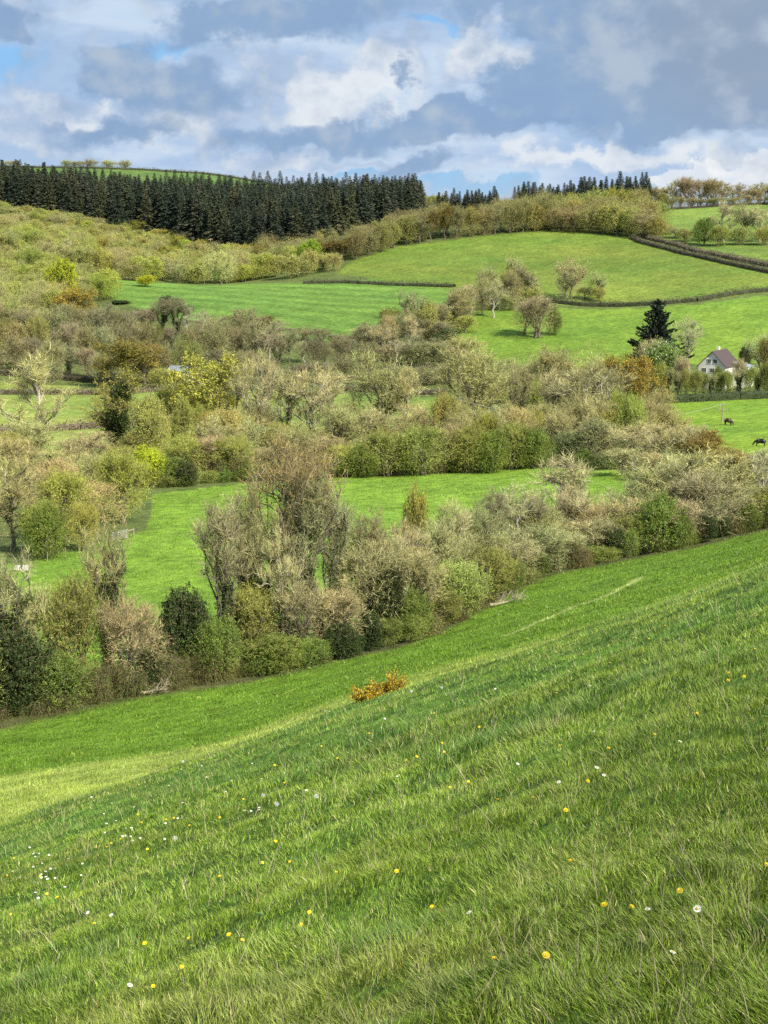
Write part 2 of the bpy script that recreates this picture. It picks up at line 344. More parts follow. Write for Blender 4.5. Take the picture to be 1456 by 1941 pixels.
def mid_grass(n=330000):
    acc = Acc(); y0, y1 = 44., 285.; p = .35; q = rs.rand(n)
    Y = (y0 ** -p + q * (y1 ** -p - y0 ** -p)) ** (-1 / p); X = rs.uniform(-.3, .3, n) * Y
    ok = (Y < ymid(HBP, X) - .3) | inside(F1P, X, Y); X = X[ok]; Y = Y[ok]; n = len(X)
    Z = H(X, Y) - .02; C = ground_col(X, Y)
    med = fbm(X / 1.4, Y / 1.4, 61, 3)
    L = (.06 + .12 * rs.rand(n) + .16 * sstep(.5, .75, med)); W = Y * .0006 * (.6 + rs.rand(n))
    C = C * (.8 + .75 * rs.rand(n))[:, None] * 1.08
    spk = (rs.rand(n) < .03 + .07 * sstep(.5, .7, fbm(X / 6, Y / 6, 5, 2))) & (Y < ymid(HBP, X)); C[spk] = (.36, .42, .07)
    D = rs.normal(size=(n, 3)) * .5; D[:, 2] = 1
    acc.blades(np.stack([X, Y, Z], 1), D, L, W, D * 0, C, np.stack([np.ones(n), rs.normal(size=n) * .4, rs.normal(size=n) * .2], 1), False)
    tag(link('meadow_grass', acc.mesh('meadow_grass'), M_GRASS), 'short bright grass of the valley meadows along the stream', 'grass', kind='stuff')
def stalks(n=2200):
    acc = Acc(); y0, y1 = 3.5, 40.; q = rs.rand(n); p = .5
    Y = (y0 ** -p + q * (y1 ** -p - y0 ** -p)) ** (-1 / p); X = rs.uniform(-.34, .34, n) * (Y + .5); Z = H(X, Y)
    D = rs.normal(size=(n, 3)) * .38; D[:, 2] = 1; L = .12 + .22 * rs.rand(n) ** 1.5
    W = np.maximum(.0026, Y * .0004)
    acc.blades(np.stack([X, Y, Z], 1), D, L, W, rs.normal(size=(n, 3)) * .15, mixc((.5, .45, .26), (.34, .3, .16), rs.rand(n)), None, True)
    tag(link('dry_grass_stalks', acc.mesh('dry_grass_stalks'), M_GRASS), 'thin pale dead grass stalks standing among the hillside grass', 'dry grass', kind='stuff')
near_grass(); mid_grass(); stalks()

# ------------------------------------------------------------------ trees
def bez(p0, p1, p2, n):
    t = np.linspace(0, 1, n)[:, None]; return p0 * (1 - t) ** 2 + 2 * p1 * t * (1 - t) + p2 * t * t
TPL = {}
class Tpl: pass
def tree_tpl(key, h=15., R=5., base=.25, stems=1, nl=9, n2=6, n3=5, twigs=6000, tl=.9, tw=.024, tcol=((.34, .3, .24), (.26, .21, .17)), up=.45,
             leaves=0, ls=.22, lcol=((.3, .32, .06), (.2, .24, .05)), topcol=None, ivy=0, r0=.3, spread=.9, bark=None, droop=0., lump=.0, fill=.0):
    rs.seed(abs(hash_s(key)) % 99991)
    twigs = int(twigs * .8); zc = h * (base + (1 - base) / 2); Rz = h * (1 - base) / 2; cen = np.array([0, 0, zc]); er = np.array([R, R, Rz])
    lob = rs.normal(size=(9, 3)); lob /= np.linalg.norm(lob, axis=1, keepdims=True); la = rs.uniform(-.28, .24, 9) * (1.25 + lump)
    def env(d): return 1 + float(((d @ lob.T).clip(0) ** 4 * la).sum())
    def clip(p, k=1.):
        q = (p - cen) / er; m = np.linalg.norm(q); e = env(q / (m + 1e-9)) * k
        if m > e: q = q * (e / m)
        return cen + q * er
    W = Acc(); K = Acc(); IV = Acc(); tw_s = []; tw_d = []; ivp = []
    for s in range(stems):
        off = np.array([0, 0, 0.]) if stems == 1 else np.append(rs.normal(size=2) * .10 * R, 0)
        lean = rs.normal(size=2) * (.05 if stems == 1 else .42) * R
        top = clip(np.array([lean[0], lean[1], zc + Rz * (.45 if stems == 1 else rs.uniform(.2, .75))]))
        mid = (off + top) / 2 + np.append(rs.normal(size=2) * .05 * R - lean * .2, 0)
        tr = bez(off, mid, top, 9) + np.concatenate([np.zeros((1, 3)), rs.normal(size=(8, 3)) * .012 * h]) * np.array([1, 1, .2])
        rr = r0 * (1 if stems == 1 else .55) * (1 - np.linspace(0, 1, 9)) ** .8 + .03; rr[0] *= 1.35
        W.tube(tr, rr, 7)
        if ivy:
            for i in range(int(260 * ivy)):
                t = rs.uniform(.04, .8) * 8; k = int(t); p = tr[k] * (1 - t + k) + tr[min(k + 1, 8)] * (t - k); d = rs.normal(size=3); ivp.append(p + d / np.linalg.norm(d) * rr[k] * rs.uniform(1., 2.6 + ivy))
        m1 = max(3, nl // (1 if stems == 1 else 1 + stems // 2))
        for i in range(m1):
            t = rs.uniform(max(.22, base * .9), .97) * 8; k = int(t); st = tr[k] * (1 - t + k) + tr[min(k + 1, 8)] * (t - k); rb = rr[k] * .6
            az = i * 2.4 + rs.rand() * .8 + s; el = rs.uniform(-.1, 1.2) ; d = np.array([math.cos(az) * math.cos(el), math.sin(az) * math.cos(el), math.sin(el) + (t / 8 - .5) * .8]); d /= np.linalg.norm(d)
            en = clip(cen + d * er * rs.uniform(.7, 1.) * spread * 1.05, .92)
            if stems > 1: en = clip(en * .55 + (tr[8] + np.array([d[0] * R * .5, d[1] * R * .5, d[2] * Rz * .5])) * .45, .95)
            ln = np.linalg.norm(en - st); ctl = (st + en) / 2 + np.array([0, 0, ln * (-.02 + .2 * rs.rand() * (1 - up) - droop * .2)]) + rs.normal(size=3) * ln * .12
            lp = bez(st, ctl, en, 7) + np.concatenate([np.zeros((1, 3)), rs.normal(size=(6, 3)) * ln * .018]); lr = rb * (1 - np.linspace(0, 1, 7)) ** .7 + .025
            W.tube(lp, lr, 5)
            if ivy:
                for _ in range(int((30 if ivy < 4 else 110) * ivy)):
                    t = rs.uniform(0, .5) * 6; kk = int(t); ivp.append(lp[kk] + rs.normal(size=3) * (.22 if ivy < 4 else .6))
            for j in range(n2):
                t = rs.uniform(.2, 1.) * 5.99; kk = int(t); s2 = lp[kk] * (1 - t + kk) + lp[kk + 1] * (t - kk); dl = lp[kk + 1] - lp[kk]; dl /= np.linalg.norm(dl) + 1e-9
                d2 = dl * .65 + rs.normal(size=3) * .45 + np.array([0, 0, up * .85 - droop]); d2 /= np.linalg.norm(d2); l2 = R * rs.uniform(.25, .5)
                e2 = clip(s2 + d2 * l2, rs.uniform(.85, 1.18)); p2 = bez(s2, (s2 + e2) / 2 + rs.normal(size=3) * l2 * .12, e2, 5)
                W.tube(p2, lr[kk] * .55 * (1 - np.linspace(0, 1, 5) * .8) + .008, 3)
                for q in range(n3):
                    t3 = rs.uniform(.15, 1.) * 3.99; k3 = int(t3); s3 = p2[k3] * (1 - t3 + k3) + p2[k3 + 1] * (t3 - k3)
                    d3 = (p2[k3 + 1] - p2[k3]); d3 = d3 / (np.linalg.norm(d3) + 1e-9) * .6 + rs.normal(size=3) * .6 + np.array([0, 0, up * .7 - droop]); d3 /= np.linalg.norm(d3); l3 = R * rs.uniform(.14, .3)
                    tw_s.append((s3, d3, l3, lr[kk]))
    S = np.array([a[0] for a in tw_s]); D = np.array([a[1] for a in tw_s]); L3 = np.array([a[2] for a in tw_s]); n = len(S)
    c1, c2 = np.array(tcol[0]), np.array(tcol[1])
    cc = mixc(c2, c1, rs.rand(n)); K.blades(S, D, L3, tw * 2.2, rs.normal(size=(n, 3)) * .12, cc * .8)
    id_ = rs.randint(0, n, twigs); tt = rs.uniform(.1, 1, twigs)[:, None]; P = S[id_] + D[id_] * L3[id_][:, None] * tt
    if fill > 0:
        nf = int(twigs * fill); dd = rs.normal(size=(nf, 3)); dd /= np.linalg.norm(dd, axis=1, keepdims=True); ev = np.array([env(d) for d in dd])
        P[:nf] = cen + dd * er * (ev * (rs.uniform(.3, 1.0, nf) ** .55 * rs.uniform(.86, 1.1, nf)))[:, None]; out = dd
        D2 = D[id_]; D2[:nf] = out
    else: D2 = D[id_]
    TD = D2 * .7 + rs.normal(size=(twigs, 3)) * .5 + np.array([0, 0, up * .6 - droop * 1.2])
    TL = tl * (.4 + .9 * rs.rand(twigs)); Ct = mixc(c2, c1, rs.rand(twigs) * .6 + rs.rand(n)[id_] * .4)
    if topcol is not None:
        zt = (P[:, 2] / h); Ct = mixc_rows(Ct, topcol, sstep(.6, .8, zt + .12 * (rs.rand(n)[id_] - .5)))
    Ct = Ct * np.array([1.22, 1.24, .93]) * (.55 + .9 * rs.rand(twigs))[:, None]
    K.blades(P, TD, TL, tw * 1.45 * (.6 + .8 * rs.rand(twigs)), rs.normal(size=(twigs, 3)) * .2 + np.array([0, 0, -.25 * droop]), Ct)
    if leaves:
        i2 = rs.randint(0, twigs, leaves); TDn = TD / np.linalg.norm(TD, axis=1, keepdims=True)
        LP = P[i2] + TDn[i2] * (TL[i2] * rs.uniform(.3, 1.05, leaves))[:, None] + rs.normal(size=(leaves, 3)) * ls * .5
        cl = rs.rand(n)[id_][i2]; Cl = mixc(lcol[1], lcol[0], cl * .75 + rs.rand(leaves) * .25) * (.75 + .6 * rs.rand(leaves))[:, None]
        K.leaves(LP, ls * (.6 + .7 * rs.rand(leaves)), Cl)
        if key == 'chestnut': ic = rs.randint(0, leaves, 900); K.leaves(LP[ic] * np.array([1.03, 1.03, 1.02]) + np.array([0, 0, .15]), .42, (.75, .73, .58))
    t = Tpl(); t.h = h; t.R = R; t.parts = [('trunk', W.mesh(key + '_trunk', True), bark or M_BARK), ('crown', K.mesh(key + '_crown'), M_LEAF if leaves > twigs * .4 else M_TWIG)]
    if ivy:
        ivp = np.array(ivp); ni = len(ivp); reps = np.repeat(ivp, 5, 0) + rs.normal(size=(ni * 5, 3)) * .16
        IV.leaves(reps, .2 * (.6 + .8 * rs.rand(ni * 5)), mixc((.05, .075, .02), (.1, .13, .035), rs.rand(ni * 5)))
        t.parts.append(('ivy', IV.mesh(key + '_ivy'), M_LEAF))
    for _, me, m in t.parts: me.materials.append(m)
    TPL[key] = t
def hash_s(s):
    v = 7
    for ch in s: v = (v * 131 + ord(ch)) % 1000003
    return v
GREY = ((.40, .395, .23), (.265, .255, .145)); PALE = ((.50, .48, .31), (.33, .31, .19)); PINK = ((.41, .36, .225), (.28, .245, .15)); BRN = ((.34, .29, .15), (.23, .19, .1)); OLV = ((.42, .43, .17), (.29, .29, .11))
for i in range(2):
    s = str(i)
    tree_tpl('ash' + s, 16, 4.6, .12, 1, 13, 7, 6, 5200, 1.2, .026, PALE, .8, bark=M_BARKP)
    tree_tpl('grey' + s, 15, 5.6, .04, 1, 15, 7, 6, 10500, 1.0, .03, GREY, .5, 2200, .16, ((.3, .3, .1), (.24, .23, .09)), fill=.25)
    tree_tpl('pink' + s, 11, 5.2, .06, 4, 18, 6, 6, 10500, .9, .028, PINK, .5, 1400, .13, ((.33, .25, .12), (.26, .2, .1)), fill=.3)
    tree_tpl('alder' + s, 18, 4.6, .08, 4, 16, 7, 6, 5200, .95, .026, ((.42, .40, .26), (.28, .26, .165)), .6, 2600, .13, ((.24, .24, .08), (.22, .17, .07)), ivy=.5)
    tree_tpl('hazel' + s, 8, 4.4, .02, 5, 20, 6, 6, 9000, .75, .024, OLV, .5, 7500, .17, ((.33, .38, .08), (.24, .28, .06)), r0=.16, fill=.35)
    tree_tpl('haw' + s, 6.5, 3.8, .02, 3, 18, 6, 6, 5000, .6, .024, OLV, .3, 16000, .17, ((.19, .27, .045), (.115, .17, .03)), r0=.16, fill=.45)
    tree_tpl('oak' + s, 15, 7.2, .1, 1, 14, 8, 6, 5000, .8, .034, ((.25, .21, .13), (.17, .13, .09)), .2, 14000, .26, ((.48, .44, .07), (.36, .34, .06)), lump=.9)
    tree_tpl('bronze' + s, 14, 6.6, .12, 1, 14, 8, 6, 6000, .8, .034, ((.25, .19, .11), (.17, .12, .08)), .25, 14000, .24, ((.34, .29, .06), (.26, .21, .05)), lump=.8)
    tree_tpl('woody' + s, 13, 6.0, .02, 1, 12, 7, 5, 6500, .9, .036, ((.42, .39, .22), (.31, .28, .15)), .4, 10000, .3, ((.46, .455, .12), (.35, .35, .105)), lump=.5, fill=.45)
    tree_tpl('wgrey' + s, 13, 6.0, .02, 1, 12, 7, 5, 10500, .95, .038, ((.43, .40, .25), (.29, .27, .16)), .45, 4500, .25, ((.42, .4, .13), (.34, .32, .12)), lump=.5, fill=.4)
tree_tpl('ivyoak', 15, 6.0, .1, 1, 11, 7, 6, 3000, .9, .03, BRN, .3, 4500, .22, ((.4, .33, .05), (.3, .25, .05)), ivy=5, lump=.8)
tree_tpl('ivyash', 16, 4.2, .12, 3, 13, 6, 6, 3600, 1.0, .026, GREY, .75, 900, .14, ((.26, .27, .08), (.2, .2, .07)), ivy=2.2)
tree_tpl('redtop', 19, 6.2, .2, 3, 18, 7, 6, 9000, .9, .024, ((.37, .33, .23), (.26, .23, .15)), .6, 2500, .12, ((.26, .19, .06), (.22, .15, .05)), topcol=(.25, .205, .10), ivy=.35)
tree_tpl('willow0', 10, 5.4, .04, 3, 18, 7, 6, 8000, .8, .024, ((.36, .35, .24), (.26, .25, .17)), .4, 16000, .17, ((.26, .30, .12), (.18, .22, .08)), fill=.4)
tree_tpl('lime0', 12, 4.6, .06, 1, 14, 7, 6, 4000, .7, .028, OLV, .3, 17000, .3, ((.47, .5, .035), (.36, .4, .03)), lump=.8, fill=.35)
tree_tpl('holly0', 7, 3.8, .0, 3, 16, 6, 6, 2500, .5, .028, BRN, .3, 20000, .19, ((.085, .125, .035), (.045, .07, .022)), fill=.5, lump=.6)
tree_tpl('bramble0', 2.6, 3.0, -.5, 6, 16, 5, 5, 5000, .8, .02, ((.3, .24, .15), (.2, .15, .1)), .1, 5000, .13, ((.17, .21, .05), (.1, .13, .035)), r0=.06, fill=.5, droop=.4)
tree_tpl('chestnut', 10, 6, .05, 1, 14, 7, 6, 2500, .6, .03, BRN, .2, 15000, .38, ((.26, .36, .07), (.13, .22, .04)), lump=1.0, fill=.4)
def spruce_tpl(key, h=22, R=3.4, lev=34, per=9, droop=.35, dense=9, col=((.075, .10, .045), (.045, .06, .028)), flat=False, base=.06, dead=.05, lw=.16):
    rs.seed(hash_s(key) % 9999); W = Acc(); K = Acc(); W.tube([(0, 0, 0), (.05, .03, h * .5), (0, 0, h * .985)], [h * .014, h * .008, .02], 6)
    P = []; D = []; L = []; C = []
    for i in range(lev):
        f = i / (lev - 1); z = h * (base + (1 - base) * f * .985); r = R * ((1 - f) ** (.95 if not flat else .7)) * rs.uniform(.78, 1.1) + .12
        if f < .12 and not flat: r *= .8
        for j in range(per):
            if rs.rand() < .1: continue
            az = j * 2 * math.pi / per + i * 1.1 + rs.normal() * .2; rr = r * (rs.uniform(.55, 1.3) if not flat else rs.uniform(.45, 1.25)); d = np.array([math.cos(az), math.sin(az), 0])
            tip = np.array([0, 0, z]) + d * rr + np.array([0, 0, (rr * (.16 if flat else -droop) + .1 * rr)]); b0 = np.array([0, 0, z + .0]); pts = bez(b0, (b0 + tip) / 2 + np.array([0, 0, -.06 * rr if flat else .05 * rr]), tip, 4)
            W.tube(pts, [.05 * (1 - f) + .015, .03, .02, .008], 3)
            c = mixc(col[1], col[0], rs.rand(1))[0]
            if f < .4 and rs.rand() < dead: c = np.array((.16, .14, .1))
            m = max(3, int(dense * (rr / R + .25)))
            for k in range(m):
                t = rs.uniform(.15, 1.0); q = b0 * (1 - t) + tip * t; P.append(q + rs.normal(size=3) * .05); sd = np.cross(d, [0, 0, 1.]) * rs.choice([-1, 1])
                D.append(d * .8 + sd * rs.uniform(.2, 1.) + np.array([0, 0, rs.uniform(-.1, .5) if flat else rs.uniform(-.8, .05)])); L.append(rs.uniform(.3, .62) * (.5 + .6 * rr / R) * (h / 20)); C.append(c * rs.uniform(.7, 1.3))
    P = np.array(P); K.blades(P, np.array(D), np.array(L) * 1.7, lw * (1.4 if flat else 1), np.tile((0, 0, .12 if flat else -.15), (len(P), 1)), np.array(C))
    K.blades(P + rs.normal(size=P.shape) * .1, np.array(D) + rs.normal(size=P.shape) * .4, np.array(L) * 1.2, lw * .7, P * 0, np.array(C) * 1.15)
    t = Tpl(); t.h = h; t.R = R; t.parts = [('trunk', W.mesh(key + '_t', True), M_BARK), ('crown', K.mesh(key + '_c'), M_NEEDLE)]
    for _, me, m in t.parts: me.materials.append(m)
    TPL[key] = t
for i in range(4): spruce_tpl('spruce%d' % i, 22, 3.9 + .3 * (i % 2), 34, 9, .3 + .1 * (i % 3), 17, lw=.27, col=(((.062, .08, .052), (.034, .048, .032)), ((.075, .09, .052), (.042, .055, .032)), ((.055, .075, .048), (.03, .044, .03)), ((.095, .1, .065), (.05, .06, .038)))[i])  # needle colours carry extra blue in place of distance haze
spruce_tpl('cedar', 12.5, 7.6, 30, 11, 0, 46, ((.035, .05, .034), (.016, .025, .018)), True, .06, 0, .26)

LOOK = {'ash': ('pale bare tree with upswept twigs', 'ash_tree'), 'grey': ('rounded grey twiggy tree just budding', 'budding_tree'), 'pink': ('pinkish brown leafless bushy tree', 'leafless_tree'), 'alder': ('tall grey many-stemmed bare tree', 'alder_tree'),
        'hazel': ('olive budding many-stemmed bush', 'hazel_bush'), 'haw': ('fresh green leafy round bush', 'hawthorn_bush'), 'oak': ('golden budding oak', 'oak_tree'), 'bronze': ('bronze brown budding oak', 'oak_tree'),
        'woody': ('olive yellow budding woodland tree', 'budding_woodland_tree'), 'wgrey': ('grey brown leafless woodland tree', 'leafless_woodland_tree'), 'ivyoak': ('dark ivy-covered oak with golden shoots', 'oak_tree'), 'ivyash': ('bare tree with ivy-wrapped stems', 'ivy_clad_tree'),
        'redtop': ('tall tree with reddish brown budding top', 'alder_tree'), 'willow': ('soft grey green willow', 'willow_tree'), 'lime': ('bright yellow green leafy tree', 'leafy_tree'), 'holly': ('dark evergreen bush', 'holly_bush'), 'bramble': ('low brown bramble thicket', 'bramble_bush'),
        'chestnut': ('leafy chestnut with creamy blossom', 'chestnut_tree'), 'spruce': ('dark green conifer', 'spruce_tree'), 'cedar': ('very dark layered conifer', 'cedar_tree')}
NT = [0]
def place_tree(key, loc, sx, sz, label, group, u, tint=(1, 1, 1), rot=None, name=None, cat=None):
    if key not in TPL: key = key + str(random.randint(0, 1) if key + '1' in TPL else 0) if key != 'spruce' else 'spruce%d' % random.randint(0, 3)
    t = TPL[key]; k = key.rstrip('0123456789'); r = bpy.data.objects.new(name or LOOK[k][1], None); COL.objects.link(r)
    r.location = loc; r.scale = (sx, sx, sz); r.rotation_euler = (0, 0, random.uniform(0, 6.28) if rot is None else rot); r.empty_display_size = .5
    tag(r, label, cat or ('bush' if 'bush' in LOOK[k][1] else 'tree'), group, u=u)
    for nm, me, m in t.parts:
        o = bpy.data.objects.new(nm, me); COL.objects.link(o); o.parent = r
        if nm == 'crown': j = random.uniform(.88, 1.12); o.color = (*(c * j for c in tint), 1)
    NT[0] += 1
    return r
def T(key, u, vtop, w, Y=None, vb=None, where='', group=None, tint=(1, 1, 1), label=None, sink=.15, ymin=46):
    g = hit(u, vb, ymin) if Y is None else ground(u, Y)
    k2 = key if key in TPL else key + '0' ; t = TPL[k2]; Yd = g.y
    zt = elev(vtop) * Yd; hh = max(zt - g.z, 1.2); wm = w / F * Yd
    k = k2.rstrip('0123456789')
    lab = label or (LOOK[k][0] + ' ' + where)
    tn = tuple(c * random.uniform(.93, 1.07) for c in tint)
    return place_tree(key, (g.x, g.y, g.z - sink), wm / (2 * t.R), (hh + sink) / t.h / .97, lab, group, u, tn)

# --- tree line along the stream (front)
W1 = 'in the near tree line'; G1 = 'trees along the near stream'
def hb(u): return ymid(HBP, ground(u, 130).x * 1.0)
HBu = [p for p in HEDGEBASE]
def hy(u):  # distance of the line's foot on this bearing
    return hit(u, np.interp(u, [p[0] for p in HBu], [p[1] for p in HBu]), 46).y
front = [('ivyash', 10, 1055, 150, 5), ('holly', 40, 1215, 170, 2.5), ('haw', 120, 1250, 120, 1.5), ('hazel', 150, 1110, 150, 6), ('ivyash', 205, 1000, 125, 9), ('pink', 252, 1150, 150, 3), ('holly', 345, 1140, 130, 5),
  ('haw', 410, 1178, 110, 2.2), ('haw', 520, 1205, 130, 1.8), ('haw', 585, 1215, 100, 1.6), ('alder', 425, 950, 150, 5), ('redtop', 545, 852, 250, 9), ('alder', 610, 905, 180, 6), ('grey', 690, 1030, 170, 5), ('holly', 738, 1090, 90, 2.5), ('alder', 655, 960, 150, 10),
  ('pink', 640, 1120, 130, 3), ('grey', 790, 1040, 140, 5), ('haw', 780, 1130, 90, 2.5), ('lime', 792, 912, 66, 16), ('hazel', 860, 1070, 150, 3), ('ash', 860, 960, 130, 10), ('hazel', 915, 1040, 140, 4), ('grey', 960, 1010, 150, 8), ('ash', 975, 930, 150, 14), ('ash', 1065, 872, 190, 12),
  ('grey', 1020, 995, 130, 5), ('pink', 1075, 1010, 100, 4), ('grey', 1130, 980, 140, 6), ('grey', 1150, 985, 110, 5), ('pink', 1195, 950, 120, 7), ('haw', 1245, 950, 110, 3), ('hazel', 1195, 985, 80, 4), ('grey', 1300, 850, 240, 12), ('pink', 1340, 900, 170, 5), ('bronze', 1380, 855, 150, 22),
  ('pink', 1290, 950, 120, 4), ('grey', 1400, 905, 130, 7), ('ash', 1440, 850, 110, 18), ('woody', 1450, 930, 90, 4), ('hazel', 1500, 900, 120, 5), ('grey', 1540, 860, 140, 9), ('hazel', -60, 1200, 150, 3), ('alder', -90, 1040, 160, 7), ('pink', 300, 1190, 110, 6),
  ('hazel', 470, 1120, 150, 6), ('pink', 560, 1110, 140, 5), ('ivyash', 490, 985, 120, 7), ('ash', 760, 985, 110, 11), ('grey', 830, 985, 120, 9), ('grey', 905, 965, 120, 11), ('alder', 925, 930, 90, 14), ('grey', 1015, 950, 120, 10), ('pink', 1100, 955, 110, 9), ('ash', 1150, 945, 100, 11), ('grey', 1235, 895, 130, 12), ('alder', 1000, 945, 90, 12), ('grey', 735, 1015, 130, 8), ('grey', 70, 1110, 110, 8), ('alder', 470, 930, 110, 8), ('alder', 700, 975, 110, 9), ('ash', 1080, 930, 110, 9), ('grey', 1190, 920, 110, 11), ('grey', 860, 1010, 120, 7), ('ash', 540, 1000, 110, 5), ('ash', 1010, 930, 70, 15), ('ash', 1260, 875, 110, 14)]
for k, u, vt, w, dy in front:
    tint = (1, 1, 1)
    if k == 'lime': k = 'woody'; tint = (1.0, .92, .7)
    T(k, u, vt, w, Y=hy(u) + dy, where=W1, group=G1, tint=tint)
u = -50
while u < 1530:
    vb_ = np.interp(u, [p[0] for p in HBu], [p[1] for p in HBu]); sc = 1.0 if u < 850 else .72
    if u < 1040 or random.random() < .4: T(random.choice(['bramble', 'bramble', 'haw', 'hazel', 'holly']), u, vb_ - random.uniform(35, 80) * sc, random.uniform(55, 95) * sc, Y=hy(u) + random.uniform(1, 2.5), tint=(.8, .84, .75), where='under the near tree line', group='bushes edging the near stream'); u += random.uniform(26, 44) * sc

# --- left cluster beside the gate
W2 = 'beside the field gate on the left'; G2 = 'trees beside the field gate'
for k, u, vt, w, Y in [('grey', 25, 870, 150, 192), ('hazel', 75, 960, 90, 188), ('hazel', 125, 905, 120, 197), ('pink', 175, 920, 140, 202), ('hazel', 235, 870, 120, 212), ('grey', 185, 862, 140, 224), ('haw', 90, 965, 80, 186), ('pink', 100, 880, 130, 212), ('ash', -30, 850, 150, 190), ('hazel', 160, 960, 70, 190), ('grey', 110, 850, 150, 235), ('grey', 20, 830, 150, 235)]:
    T(k, u, vt, w, Y=Y, where=W2, group=G2, tint=(1.1, 1.05, .9))
# --- middle hedge line beyond the meadow
W3 = 'in the middle hedge line'; G3 = 'trees along the far side of the middle meadow'
mid = [('lime', 285, 850, 60, 248), ('haw', 320, 870, 80, 250), ('hazel', 350, 835, 110, 256), ('holly', 350, 880, 60, 249), ('pink', 400, 830, 130, 258), ('hazel', 440, 835, 100, 256), ('haw', 470, 880, 70, 254), ('grey', 420, 790, 110, 268), ('pink', 520, 850, 110, 262), ('grey', 560, 800, 100, 270), ('pink', 620, 830, 100, 262),
  ('haw', 690, 850, 80, 256), ('hazel', 735, 825, 110, 258), ('hazel', 800, 815, 110, 258), ('pink', 850, 808, 90, 262), ('hazel', 890, 812, 90, 260), ('haw', 930, 820, 80, 260), ('hazel', 970, 805, 90, 264), ('haw', 1010, 815, 80, 264), ('hazel', 655, 850, 90, 258), ('grey', 640, 770, 120, 275), ('grey', 700, 775, 110, 276), ('grey', 780, 775, 110, 276), ('grey', 860, 780, 90, 278),
  ('willow', 1130, 795, 130, 266), ('ash', 1200, 800, 120, 256), ('holly', 1075, 850, 70, 270), ('grey', 1060, 800, 90, 276), ('willow', 1080, 820, 90, 268), ('grey', 1250, 800, 110, 262), ('pink', 1300, 812, 120, 250), ('bronze', 1330, 820, 130, 246), ('woody', 1385, 845, 90, 240), ('pink', 1240, 860, 90, 240), ('grey', 1180, 850, 90, 248), ('ash', 1435, 860, 80, 235),
  ('hazel', 230, 850, 110, 262), ('grey', 170, 820, 130, 268), ('grey', 60, 800, 130, 270), ('hazel', 0, 830, 130, 262), ('hazel', 260, 820, 90, 275)]
for k, u, vt, w, Y in mid:
    T(k, u, vt, w, Y=Y, where=W3, group=G3, tint=(1.05, 1.0, .95))
u = 290
while u < 1200:
    T(random.choice(['bramble', 'haw', 'hazel']), u, 0 + np.interp(u, [290, 700, 1000, 1200], [905, 880, 868, 880]) - random.uniform(0, 22), random.uniform(36, 60), Y=np.interp(u, [290, 500, 900, 1010, 1200], [247, 256, 263, 268, 256]) , where='under the middle hedge line', group='bushes under the middle hedge line'); u += random.uniform(20, 36)
u = 285
while u < 1260:
    T(random.choice(['grey', 'hazel', 'pink', 'ash', 'grey', 'woody']), u, np.interp(u, [285, 500, 700, 900, 1260], [775, 790, 800, 775, 765]) + (26 if 530 < u < 840 else 0) + random.uniform(-26, 22), random.uniform(50, 80), Y=random.uniform(272, 292), where='in the thicket behind the hedge', group='thicket behind the middle hedge line', tint=(1.05, 1.02, .9)); u += random.uniform(14, 26)
u = 560
while u < 1250:
    T(random.choice(['grey', 'wgrey', 'pink', 'woody', 'ash']), u, np.interp(u, [560, 700, 850, 1000, 1250], [740, 735, 725, 715, 735]) + random.uniform(-14, 18), random.uniform(46, 72), Y=random.uniform(395, 415) if u > 860 else random.uniform(455, 470), where='along the valley lane', group='trees along the valley lane', tint=(1.0, .98, .9)); u += random.uniform(18, 30)
for u in (128, 150, 172, 205, 236, 20): T('wgrey', u, 303 + random.uniform(-2, 4), 30, Y=1412, where='on the far hilltop hedge', group='small trees on the far hilltop hedge')
